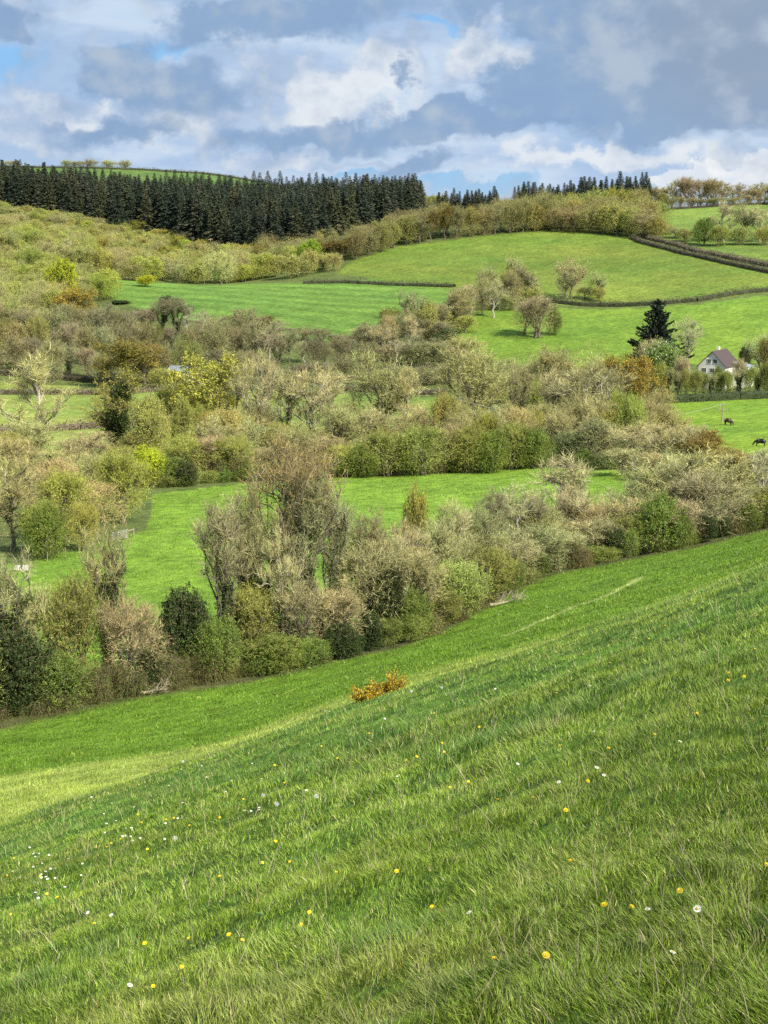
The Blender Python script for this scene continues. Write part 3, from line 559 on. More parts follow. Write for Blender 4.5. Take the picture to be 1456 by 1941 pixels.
# --- tall trees standing behind
W4 = 'behind the hedge line'; G4 = 'tall trees behind the middle hedge line'
for k, u, vt, w, Y, tint in [('ash', 455, 705, 80, 296, (1, 1, .95)), ('alder', 545, 705, 60, 294, (1.1, 1.08, 1)), ('ash', 632, 705, 90, 298, (1, .98, .9)), ('ash', 770, 705, 90, 298, (1, .98, .9)), ('ash', 1045, 700, 90, 305, (.95, .93, .9)), ('alder', 978, 695, 70, 305, (1, 1, .95)), ('alder', 1145, 700, 80, 300, (.95, .92, .88)), ('ash', 68, 680, 170, 290, (1, .97, .9)), ('ivyoak', 228, 705, 150, 285, (1, 1, 1)), ('oak', 405, 684, 190, 300, (1, 1, 1)), ('oak', 350, 745, 90, 310, (1, 1, .9)), ('ash', 500, 668, 130, 290, (.95, .93, .9)), ('ivyash', 505, 760, 90, 288, (1, 1, 1)), ('ash', 588, 690, 130, 292, (.95, .92, .88)), ('hazel', 320, 740, 110, 300, (1, 1, 1)),
  ('grey', 720, 668, 150, 300, (1, 1, .85)), ('grey', 890, 660, 170, 315, (1.05, 1, .85)), ('willow', 1000, 720, 110, 330, (1.05, 1.1, .55)), ('ash', 1100, 690, 190, 300, (.9, .84, .78)), ('bronze', 1192, 672, 130, 320, (1.15, 1.05, .8)), ('wgrey', 1040, 665, 110, 370, (1, 1, 1)),
  ('wgrey', 1120, 680, 100, 370, (1, 1, 1)), ('bronze', 1200, 760, 110, 300, (1, 1, 1)), ('grey', 1260, 775, 110, 290, (1.05, 1, .9)), ('grey', 960, 790, 90, 290, (1, 1, 1)), ('ash', 930, 770, 90, 285, (1, 1, 1)), ('grey', 1020, 770, 100, 288, (1, 1, 1)), ('wgrey', 1240, 735, 90, 330, (1, 1, .9)), ('ash', 150, 830, 110, 280, (1, 1, .9)), ('grey', 460, 800, 120, 280, (1, 1, .9)), ('hazel', 790, 790, 110, 285, (1, 1, .8)), ('hazel', 850, 795, 90, 288, (1, 1, .8)), ('oak', 238, 642, 150, 440, (.75, .68, .8)), ('oak', 275, 655, 90, 450, (.75, .66, .8)), ('grey', 980, 680, 80, 380, (1, 1, .9))]:
    T(k, u, vt, w, Y=Y, where=W4, group=G4, tint=tint)
# --- wood beyond the pale strip field
W5 = 'in the valley wood'; G5 = 'trees of the valley wood'
rows = [([(-40, 640), (100, 650), (200, 665), (330, 660), (450, 668), (560, 690), (660, 690), (760, 690), (860, 700)], 462, 46), ([(-40, 605), (100, 615), (200, 618), (300, 612), (420, 622), (500, 622), (600, 645), (700, 650), (800, 645), (870, 655)], 500, 42),
        ([(-40, 575), (60, 585), (170, 575), (230, 580), (330, 572), (430, 590), (520, 606), (590, 635), (680, 622), (760, 600), (850, 620)], 535, 42)]
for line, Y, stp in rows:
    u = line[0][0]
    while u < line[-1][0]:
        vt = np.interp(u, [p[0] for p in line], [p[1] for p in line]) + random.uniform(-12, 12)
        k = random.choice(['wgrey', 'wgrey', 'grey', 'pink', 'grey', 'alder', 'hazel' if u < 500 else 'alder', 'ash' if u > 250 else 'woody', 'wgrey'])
        lo = .74 if u > 200 else .85  # cloud shadow over this wood is put into the darker crown tint
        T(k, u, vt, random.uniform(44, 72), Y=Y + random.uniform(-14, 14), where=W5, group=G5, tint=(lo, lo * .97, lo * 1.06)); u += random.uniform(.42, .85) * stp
for k, u, vt, w, Y, tint, lab in [('lime', 118, 497, 58, 600, (1, 1, 1), 'bright yellow green tree at the left edge of the hillside wood'), ('oak', 140, 545, 110, 560, (.95, .85, .7), 'large golden tree below the bright yellow green one'), ('lime', 276, 523, 34, 668, (1.1, 1, .8), 'small bright yellow tree at the upper edge of the striped field'),
      ('holly', 225, 572, 46, 612, (1, 1, 1), 'small dark tree at the lower left corner of the striped field'), ('holly', 318, 563, 36, 600, (1, 1, 1), 'dark round bush on the near edge of the striped field'), ('holly', 352, 580, 40, 592, (1.1, 1.1, 1), 'dark green bush beside the round one on the striped field'), ('wgrey', 418, 480, 64, 705, (1.3, 1.3, 1.25), 'pale grey tree standing on the crest of the striped field'),
      ('bronze', 490, 600, 90, 545, (.85, .9, 1), 'bronze rounded tree at the foot of the striped field'), ('ivyash', 785, 552, 66, 560, (1, 1, 1), 'tall ivy-covered tree right of the striped field'), ('oak', 745, 585, 80, 556, (.7, .75, .8), 'olive gold tree right of the striped field')]:
    T(k, u, vt, w, Y=Y, label=lab, group=G5 if 'wood' in lab else None, tint=tint)
W6 = 'between the upper fields'; G6 = 'trees between the upper fields'
for k, u, vt, w, Y in [('wgrey', 700, 620, 90, 545), ('wgrey', 830, 610, 80, 545), ('grey', 870, 570, 66, 590), ('woody', 850, 585, 60, 575), ('grey', 900, 540, 66, 620), ('wgrey', 925, 512, 46, 640), ('grey', 945, 530, 60, 632), ('ivyash', 975, 486, 44, 645), ('grey', 1000, 520, 50, 632), ('woody', 1010, 540, 50, 618), ('wgrey', 960, 560, 60, 610), ('grey', 1083, 492, 66, 634), ('grey', 1072, 515, 40, 630), ('grey', 1133, 516, 42, 630), ('hazel', 1133, 545, 34, 628), ('wgrey', 1108, 545, 40, 634), ('pink', 1018, 564, 84, 545), ('haw', 1052, 588, 34, 548), ('pink', 995, 575, 50, 552), ('hazel', 880, 600, 60, 560), ('bronze', 800, 600, 60, 560), ('wgrey', 880, 640, 90, 510), ('wgrey', 815, 650, 90, 500), ('holly', 845, 630, 50, 520), ('wgrey', 770, 650, 90, 510)]:
    T(k, u, vt, w, Y=Y, where=W6, group=G6)
for i in range(30):
    t_ = (i + random.random()) / 30; u = 1005 - 300 * t_ ** 1.1 + random.uniform(-22, 22); Y = 632 - 115 * t_ + random.uniform(-10, 10)
    T(random.choice(['wgrey', 'grey', 'woody', 'alder', 'pink', 'ash']), u, np.interp(t_, [0, .25, .6, 1], [512, 532, 570, 622]) + random.uniform(-14, 18), random.uniform(40, 62), Y=Y, where='in the belt between the fields', group='trees of the belt between the fields', tint=(.95, .92, .88))
# --- hillside wood on the left
W7 = 'in the hillside wood'; G7 = 'trees of the hillside wood'
YT = {0: 900}
cand = []
Yw = 556.
while Yw < 935:
    um = float(np.interp(Yw, [556, 620, 700, 760, 850, 935], [90, 200, 400, 505, 490, 420])); u = -60 + random.uniform(0, 20)
    while u < um:
        if not inside(F3P, np.array([ground(u, Yw).x]), np.array([Yw]))[0]: cand.append((u + random.uniform(-8, 8), Yw + random.uniform(-9, 9)))
        u += 12500 / Yw * random.uniform(.75, 1.25)
    Yw += 22 + (Yw - 556) * .02
for r_, (ya, yb) in enumerate(((735, 755), (770, 790), (805, 835), (835, 850))):
    u = 430 + r_ * 14
    while u < (640 if r_ < 3 else 580): cand.append((u, random.uniform(ya, yb))); u += random.uniform(17, 26)
for u, Y in cand:
    g = ground(u, Y); hh = random.uniform(8.5, 14) * (1 - .4 * sstep(740, 880, Y)); q = vnoise(u / 90., Y / 70., 4); up_ = (Y - 560) / 370
    k = random.choices(['woody', 'wgrey', 'grey', 'oak', 'hazel'], [1.4 + 5 * q * up_ + 1.8 * up_, 2.2 + 3 * (1 - q) * (1 - up_), .9, .25 + .3 * up_, .5])[0]
    key = k + str(random.randint(0, 1)); t = TPL[key]; wm = random.uniform(9.5, 15)
    tint = random.choice([(1, 1, 1), (.97, 1.06, .85), (1.06, 1.02, .9), (.92, 1.0, .8), (1.05, 1.0, .97), (1, 1.1, .7)])
    place_tree(key, (g.x, g.y, g.z - .3), wm / 2 / t.R, hh / t.h, LOOK[k][0] + ' ' + W7, G7, u, tint)
# --- belt along the top of the upper field
W8 = 'above the upper field'; G8 = 'trees of the belt above the upper field'
belt = [(500, 745, 465), (560, 755, 470), (620, 765, 455), (680, 795, 440), (740, 830, 425), (800, 855, 400), (860, 870, 396), (930, 880, 392), (1000, 900, 385), (1040, 905, 372)]
for r in range(3):
    u = 495 + r * 9
    while u < 1040:
        Y = hit(u, np.interp(u, [500, 590, 660, 760, 900, 1050], [512, 506, 499, 469, 451, 437]), 560).y + 4 + r * 13; vt = np.interp(u, [b[0] for b in belt], [b[2] for b in belt]) + random.uniform(-7, 9) - r * 5
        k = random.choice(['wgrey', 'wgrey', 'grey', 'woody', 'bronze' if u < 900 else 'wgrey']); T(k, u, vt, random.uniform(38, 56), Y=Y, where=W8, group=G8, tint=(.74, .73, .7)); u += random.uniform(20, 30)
T('lime', 585, 458, 44, Y=758, label='fresh green tree at the bottom of the conifer plantation', tint=(.7, .85, 1)); T('lime', 788, 412, 50, Y=838, label='yellow green tree in the belt under the conifers', tint=(.6, .62, 1))
W9 = 'in the hilltop copse'; G9 = 'trees of the rounded hilltop copse'
for r in range(4):
    u = 1030 + r * 8
    while u < 1245:
        vt = np.interp(u, [1020, 1060, 1120, 1180, 1230, 1250], [385, 365, 356, 356, 368, 385]) + (3 - r) * 9 + random.uniform(-4, 6)
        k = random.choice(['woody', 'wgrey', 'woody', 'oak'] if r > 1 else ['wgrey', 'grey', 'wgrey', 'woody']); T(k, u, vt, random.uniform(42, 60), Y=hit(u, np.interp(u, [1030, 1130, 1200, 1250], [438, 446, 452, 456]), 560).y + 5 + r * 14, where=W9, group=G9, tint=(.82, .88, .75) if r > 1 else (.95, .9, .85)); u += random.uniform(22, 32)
W10 = 'beside the hedged lane'; G10 = 'trees beside the hedged lane'
for k, u, vt, w, Y in [('woody', 1255, 425, 50, 815), ('grey', 1280, 430, 46, 800), ('haw', 1333, 415, 44, 770), ('ash', 1372, 385, 66, 780), ('grey', 1410, 385, 60, 782), ('ash', 1440, 392, 66, 775), ('hazel', 1362, 430, 50, 765), ('hazel', 1405, 432, 50, 765), ('hazel', 1300, 435, 46, 785), ('hazel', 1450, 432, 50, 760), ('ash', 1500, 385, 70, 775)]:
    T(k, u, vt, w, Y=Y, where=W10, group=G10)
W11 = 'on the right-hand skyline'; G11 = 'bare trees on the right-hand skyline'
u = 1244
while u < 1520:
    T(random.choice(['ash', 'wgrey', 'ash', 'pink']), u, np.interp(u, [1240, 1300, 1340, 1400, 1456, 1520], [352, 340, 336, 352, 346, 350]) + random.uniform(-6, 14), random.uniform(34, 62), Y=random.uniform(945, 985), where=W11, group=G11, tint=(.8, .72, .7)); u += random.uniform(10, 20)
u = 1240
while u < 1520: T(random.choice(['hazel', 'pink', 'wgrey']), u, 372 + random.uniform(-6, 6), random.uniform(20, 34), Y=random.uniform(938, 944), where='under the right-hand skyline', group='bushes under the right-hand skyline', tint=(.8, .78, .75)); u += random.uniform(14, 24)
# --- house surroundings
W12 = 'near the white house'; G12 = 'garden trees around the white house'
T('cedar', 1243, 572, 116, Y=455, label='very dark layered conifer standing left of the white house', group=None)
ch = T('chestnut', 1246, 655, 76, Y=425, label='leafy chestnut covered in creamy blossom below the dark conifer')
for k, u, vt, w, Y in [('ash', 1305, 600, 68, 455), ('pink', 1235, 645, 60, 448), ('pink', 1292, 680, 40, 415), ('grey', 1440, 632, 70, 450), ('bronze', 1450, 640, 40, 430), ('holly', 1408, 666, 30, 440), ('pink', 1398, 684, 36, 415), ('haw', 1360, 700, 26, 412)]:
    T(k, u, vt, w, Y=Y, where=W12, group=G12)
u = 1250
while u < 1530:
    T(random.choice(['hazel', 'ivyash', 'haw', 'ivyash', 'hazel']), u, np.interp(u, [1250, 1300, 1340, 1380, 1456], [690, 702, 706, 703, 692]) + random.uniform(-3, 6), random.uniform(26, 38), Y=404 + random.uniform(-3, 3), where='in the tall hedge below the white house', group='bushes of the tall hedge below the house', tint=(.9, .9, .8)); u += random.uniform(13, 20)

# --- conifers
nc = 0
def conifer(u, vt, Y, where, group, wpx=None):
    g = ground(u, Y); hh = elev(vt) * Y - g.z; hh = min(max(hh, 12), 30); key = 'spruce%d' % random.randint(0, 3); t = TPL[key]; s = hh / t.h
    return place_tree(key, (g.x, g.y, g.z - .3), s * random.uniform(1.2, 1.9), s, 'dark green conifer ' + where, group, u, random.choice([(1, 1, 1), (1.15, 1.1, .95), (.85, .9, .9), (1.3, 1.2, .95)]))
W13 = 'in the plantation across the far hillside'; G13 = 'conifers of the far hillside plantation'
pl = []
FU = [-60, 300, 380, 440, 490, 560, 620, 700, 790]; FY = [935, 905, 872, 842, 828, 826, 842, 880, 925]
for ri in range(13):
    u = -50 + random.uniform(0, 12)
    while u < 800:
        Y = np.interp(u, FU, FY) + ri * 23 + random.uniform(-8, 8)
        if Y < (1150 if u < 620 else 1130): pl.append((u, Y, ri))
        u += random.uniform(10, 17)
front_pl = sorted(pl, key=lambda p: p[2])
for i, (u, Y, _) in enumerate(front_pl):
    hh = random.triangular(21, 33, 26.5)
    g = ground(u, Y); key = 'spruce%d' % random.randint(0, 3); t = TPL[key]; s = hh / t.h
    if i < 245: place_tree(key, (g.x, g.y, g.z - .3), s * random.uniform(1.2, 1.8), s, 'dark green conifer ' + W13, G13, u, random.choice([(1, 1, 1), (1.15, 1.1, .95), (.85, .9, .9), (1.35, 1.25, .95)])); nc += 1
REST = front_pl[245:]
for a, b, n, v0, v1, Y in [(828, 945, 17, 364, 357, 935), (828, 942, 15, 360, 352, 955), (972, 1232, 30, 350, 335, 930), (976, 1230, 26, 342, 322, 950)]:
    for i in range(n):
        u = a + (b - a) * (i + random.uniform(.2, .8)) / n; REST_v = v0 + (v1 - v0) * (u - a) / (b - a) + random.uniform(-5, 18)
        conifer(u, REST_v, Y + random.uniform(-6, 6), 'on the skyline right of the plantation' if u < 960 else 'behind the rounded hilltop copse', 'conifers on the skyline'); nc += 1
def conifer_mass():
    V = []; Q = []; Tt = []; C = []; n = 0
    src = []
    for i in range(4):
        me = TPL['spruce%d' % i].parts[1][1]; nv = len(me.vertices); v = np.empty(nv * 3, np.float32); me.vertices.foreach_get('co', v); v = v.reshape(-1, 5, 3)[::2]; src.append(v)
        c = np.empty(nv * 4, np.float32); me.color_attributes['col'].data.foreach_get('color', c); src[-1] = (v, c.reshape(-1, 5, 4)[::2, :, :3])
    A = Acc()
    for u, Y, _ in REST:
        g = ground(u, Y); v, c = src[random.randint(0, 3)]; s = random.triangular(15, 27, 21) / 22; a = random.uniform(0, 6.28)
        v = v.reshape(-1, 3) * s * np.array([1.75, 1.75, 1]); w = np.stack([v[:, 0] * math.cos(a) - v[:, 1] * math.sin(a), v[:, 0] * math.sin(a) + v[:, 1] * math.cos(a), v[:, 2]], 1) + np.array(g)
        k = np.arange(len(w) // 5)[:, None] * 5; A.add(w, k + np.array([0, 1, 2, 3]), k + np.array([3, 2, 4]), c.reshape(-1, 3) * random.uniform(.85, 1.2))
    tag(link('conifer_wood', A.mesh('conifer_wood'), M_NEEDLE), 'mass of dark conifers at the back of the far plantation', 'conifer wood', kind='stuff')
if REST: conifer_mass()
# distant olive wood peeping between the conifer blocks
for u in (792, 806, 822, 838, 950, 962):
    T('woody', u, 366 + random.uniform(0, 10) + (10 if u > 900 else 0), 34, Y=1000 + random.uniform(0, 40), where='in the gap between the conifer blocks', group='trees between the conifer blocks', tint=(.85, .85, .8))

# ------------------------------------------------------------------ hedges
def hedge(name, pts, h, wd, label, cols=((.11, .13, .045), (.07, .08, .03)), dens=26, ls=.4, twig=(.2, .17, .12), group=None):
    P = np.array([p[:2] for p in pts]); acc = Acc()
    for (x1, y1), (x2, y2) in zip(P[:-1], P[1:]):
        L = math.hypot(x2 - x1, y2 - y1); n = int(L * dens); t = rs.rand(n); nx, ny = -(y2 - y1) / L, (x2 - x1) / L
        x = x1 + (x2 - x1) * t; y = y1 + (y2 - y1) * t; hn = h * .85 * (.5 + .9 * fbm(x / 4, y / 4, 77, 4))
        a = rs.uniform(0, math.pi, n); rr = rs.uniform(.75, 1.05, n); ow = np.cos(a) * wd / 2 * rr; oz = np.sin(a) ** .5 * hn * rr
        low = rs.rand(n) < .35; oz = np.where(low, rs.rand(n) * hn * .7, oz); ow = np.where(low, np.sign(ow) * wd / 2, ow)
        X = x + nx * ow; Y = y + ny * ow; Z = H(x, y) + oz
        c = mixc(cols[0], cols[1], fbm(x / 3, y / 3, 5, 2) * .6 + rs.rand(n) * .4)
        acc.leaves(np.stack([X, Y, Z], 1), ls * (.6 + .8 * rs.rand(n)), c)
        m = n // 2; D = rs.normal(size=(m, 3)) * .6; D[:, 2] = 1; k = rs.randint(0, n, m)
        acc.blades(np.stack([X, Y, Z - .2], 1)[k], D, .7 * (h / 2.5), .05, D * 0, np.array(twig) * np.ones((m, 3)), None, False)
        ns = max(2, int(L / 4)); tt = np.linspace(0, 1, ns); xx = x1 + (x2 - x1) * tt; yy = y1 + (y2 - y1) * tt; zz = H(xx, yy)
        prof = [(-.36, 0), (-.34, .45), (-.15, .6), (.15, .6), (.34, .45), (.36, 0)]
        V = [[xx[i] + nx * a_ * wd, yy[i] + ny * a_ * wd, zz[i] + b_ * h * .85] for i in range(ns) for a_, b_ in prof]
        acc.add(V, [[i * 6 + j, i * 6 + j + 1, (i + 1) * 6 + j + 1, (i + 1) * 6 + j] for i in range(ns - 1) for j in range(5)], None, cols[1])
    o = link('hedge', acc.mesh(name), M_LEAF); tag(o, label, 'hedge', group)
def gp(l): return [ground(u, Y) for u, Y in l]
DK = ((.17, .18, .08), (.09, .1, .05))
hedge('h1', gp([(575, 699), (650, 697), (728, 690), (800, 684), (862, 676)]), 2.6, 3, 'clipped dark hedge along the top of the striped field', DK)
hedge('h2', poly([(1030, 572), (1100, 580), (1180, 581), (1260, 577), (1320, 572), (1390, 560), (1456, 552), (1560, 545)], 500), 3.0, 3, 'long dark hedge between the two fields on the right', DK)
LN = poly([(1196, 452), (1215, 462), (1270, 475), (1330, 490), (1400, 506), (1456, 518), (1560, 540)], 560)
hedge('h3', LN, 2.8, 2.4, 'near clipped hedge of the sunken lane on the right', ((.16, .145, .085), (.085, .08, .045)))
hedge('h4', [(x + 6.5, y + 13) for x, y in LN], 3.0, 3, 'far shaggy brown hedge of the sunken lane on the right', ((.27, .23, .14), (.16, .135, .085)))
hedge('h5', gp([(-60, 1395), (60, 1400), (200, 1405), (350, 1410), (470, 1415), (560, 1420)]), 3.2, 4, 'thin dark hedge along the top of the far hill', DK, 12, .6)
hedge('h6', gp([(-80, 470), (60, 462), (180, 455), (330, 452)]), 3, 3, 'upper lane-side hedge left of the barn', ((.15, .13, .07), (.08, .07, .04)))
hedge('h7', gp([(-80, 425), (60, 420), (200, 418), (330, 432), (380, 436)]), 2.2, 3, 'lower pale brown hedge crossing the strip field on the left', ((.24, .19, .12), (.15, .12, .08)))
hedge('h8', gp([(610, 440), (700, 436), (780, 430), (850, 428)]), 2.6, 3, 'brown hedge bordering the lane in the valley centre', ((.2, .16, .11), (.12, .1, .07)))
hedge('h9', gp([(1245, 393), (1320, 393), (1400, 394), (1456, 396), (1560, 398)]), 3.6, 4, 'dense green hedge along the cow pasture below the house', ((.12, .15, .05), (.06, .08, .03)))
hedge('h10', gp([(1250, 935), (1320, 938), (1456, 940), (1560, 940)]), 2.6, 3, 'low hedge on the right-hand skyline', ((.14, .12, .08), (.08, .07, .045)), 14)
hedge('h11', gp([(-80, 330), (40, 330), (150, 335), (290, 345)]), 2.4, 3, 'scrubby pinkish hedge behind the bare ash on the left', ((.3, .23, .16), (.19, .15, .1)))

# ------------------------------------------------------------------ gorse
def gorse():
    g = hit(717, 1322); r = link('gorse_bush', None); r.location = g; A = Acc(); St = Acc(); Fl = Acc()
    s0 = .85 / 1.0
    for i in range(80):
        cx = rs.uniform(-.45, .45) * s0; cy = rs.uniform(-.2, .2); hh = (.16 + .2 * rs.rand()) * (1 + .4 * (cx > .15)); z0 = .347 * cx - .02
        d = np.array([rs.normal() * .12, rs.normal() * .1, hh]); St.tube([(cx, cy, z0 - .05), (cx + d[0] * .5, cy + d[1] * .5, z0 + hh * .5), (cx + d[0], cy + d[1], z0 + hh)], [.008, .006, .003], 4)
        n = 150; t = rs.rand(n); P = np.array([cx, cy, z0]) + d * t[:, None] + rs.normal(size=(n, 3)) * .015
        A.blades(P, rs.normal(size=(n, 3)) + np.array([0, 0, .5]), .05, .007, P * 0, mixc((.06, .08, .02), (.16, .14, .05), rs.rand(n)), None, False)
        n = 90; t = .3 + .7 * rs.rand(n) ; P = np.array([cx, cy, z0]) + d * t[:, None] + rs.normal(size=(n, 3)) * .028
        Fl.leaves(P, .03 * (.7 + .6 * rs.rand(n)), mixc((.74, .56, .05), (.55, .36, .03), rs.rand(n)))
    k_ = 88 / F * g.y / .95; r.scale = (k_, k_, k_ * .95)
    link('stems', St.mesh('gorse_stems'), M_BARK, r); link('foliage', A.mesh('gorse_foliage'), M_GRASS, r); link('flowers', Fl.mesh('gorse_flowers'), M_PETAL, r)
    tag(r, 'small gorse bush with orange yellow flowers on the near slope', 'gorse bush')
gorse()

# ------------------------------------------------------------------ wild flowers
def flower_meshes():
    out = {}
    for nm, c, cc, n, r in (('dandelion', (.85, .66, .03), (.85, .6, .02), 26, .0105), ('daisy', (.85, .85, .82), (.75, .6, .1), 16, .0105)):
        A = Acc()
        for ring in range(2 if nm == 'dandelion' else 1):
            k = n - ring * 8; a = np.linspace(0, 2 * math.pi, k, endpoint=False) + ring * .2; D = np.stack([np.cos(a), np.sin(a), np.full(k, .25 + .5 * ring)], 1); P = np.zeros((k, 3)) + np.array([0, 0, .001])
            sd = np.stack([-np.sin(a), np.cos(a), a * 0], 1); A.blades(P + D * r * .15, D, r * (1 - .3 * ring), r * .55, P * 0, np.array(c) * (.85 + .3 * rs.rand(k, 1)), sd)
        V = []; 
        for i in range(3):
            for j in range(8): w = j * math.pi / 4; q = (r * .38) * math.cos(i * .6); V.append((q * math.cos(w), q * math.sin(w), .004 + r * .3 * math.sin(i * .6)))
        A.add(V, [[i * 8 + j, i * 8 + (j + 1) % 8, (i + 1) * 8 + (j + 1) % 8, (i + 1) * 8 + j] for i in range(2) for j in range(8)] + [[16, 17, 18, 19], [16, 19, 20, 23], [20, 21, 22, 23]], None, cc)
        S = Acc(); S.tube([(0, 0, -.16), (.004, .003, -.08), (0, 0, 0)], [.0018, .0016, .0014], 5, (.16, .22, .06))
        out[nm] = (A.mesh(nm + '_head'), S.mesh(nm + '_stem'))
    rsz = rs.normal(size=(90, 3)); rsz /= np.linalg.norm(rsz, axis=1, keepdims=True); A = Acc(); A.blades(rsz * .002, rsz, .02, .003, rsz * 0, (.6, .6, .56)); A.leaves(rsz * .02, .008, (.75, .75, .72))
    out['dandelion_clock'] = (A.mesh('clock_head'), out['dandelion'][1])
    return out
FM = flower_meshes(); cnt = 0
def flower(kind, u, v, sc=1.0, lift=.1):
    g = hit(u, v + 4); 
    if g.y > 60: return
    r = bpy.data.objects.new({'dandelion': 'dandelion', 'daisy': 'daisy', 'dandelion_clock': 'dandelion_clock'}[kind], None); COL.objects.link(r)
    s = sc * max(1, g.y / 14) ** .45
    r.location = (g.x, g.y, g.z + lift); r.scale = (s, s, s); r.rotation_euler = (random.uniform(-.1, .7), random.uniform(-.4, .3), random.uniform(-.6, .6)); r.empty_display_size = .02
    h = bpy.data.objects.new('flower_head' if kind != 'dandelion_clock' else 'seed_head', FM[kind][0]); COL.objects.link(h); h.parent = r
    st = bpy.data.objects.new('stem', FM[kind][1]); COL.objects.link(st); st.parent = r
    tag(r, {'dandelion': 'yellow dandelion flower open in the hillside grass', 'daisy': 'small white daisy flower in the hillside grass', 'dandelion_clock': 'pale fluffy dandelion seed head in the hillside grass'}[kind], 'flower',
        {'dandelion': 'dandelions scattered over the hillside', 'daisy': 'daisies scattered over the hillside', 'dandelion_clock': 'dandelion seed heads on the hillside'}[kind])
for k in FM: FM[k][0].materials.append(M_PETAL)
FM['dandelion'][1].materials.append(M_GRASS); FM['daisy'][1].materials.append(M_GRASS)
DN = [(1113, 1518), (1072, 1567), (752, 1688), (1452, 1690), (417, 1690), (90, 1718), (110, 1721), (435, 1816), (460, 1820), (359, 1812), (276, 1832), (292, 1917), (230, 1612), (212, 1616), (78, 1687), (523, 1627), (498, 1668), (638, 1690), (550, 1660), (908, 1393), (823, 1367), (822, 1384), (1380, 1306), (1230, 1224), (1380, 1307), (1260, 1200), (968, 1223), (1196, 1756), (1287, 1742), (1144, 1778), (819, 1763), (936, 1877), (1034, 1868), (346, 1862), (572, 1788), (587, 1768), (838, 1436), (842, 1452), (853, 1514), (888, 1500), (943, 1542), (1153, 1444), (1061, 1437), (790, 1462), (770, 1465), (540, 1500), (521, 1470), (526, 1470), (462, 1530), (417, 1566), (640, 1452), (428, 1451), (385, 1450), (262, 1557), (316, 1563), (330, 1562), (270, 1572), (203, 1618), (27, 1640), (15, 1680), (22, 1757), (1010, 1540), (1320, 1380), (780, 1320), (1430, 1252), (700, 1400), (610, 1430), (280, 1626), (360, 1590), (1080, 1677), (180, 1775), (840, 1352), (1410, 1300), (1156, 1270), (1055, 1330), (1240, 1420)]
for u, v in DN: flower('dandelion', u, v, random.uniform(.8, 1.15), random.uniform(.07, .13))
DZ = [(1227, 1759), (1320, 1770), (890, 1754), (1273, 1852), (981, 1466), (168, 1750), (212, 1750), (247, 1893)] + [(random.gauss(60, 45), random.gauss(1655, 22)) for _ in range(24)] + [(random.gauss(260, 40), random.gauss(1590, 18)) for _ in range(14)] + [(random.uniform(60, 600), random.uniform(1450, 1600)) for _ in range(24)] + [(random.uniform(550, 1400), random.uniform(1300, 1500)) for _ in range(12)]
for u, v in DZ: flower('daisy', u, v, random.uniform(.8, 1.3), random.uniform(.05, .09))
for u, v in [(347, 1452), (499, 1529), (525, 1550), (600, 1535), (333, 1613), (1026, 1210), (1029, 1218), (1012, 1223), (780, 1321), (837, 1314)]: flower('dandelion_clock', u, v, .8, .12)

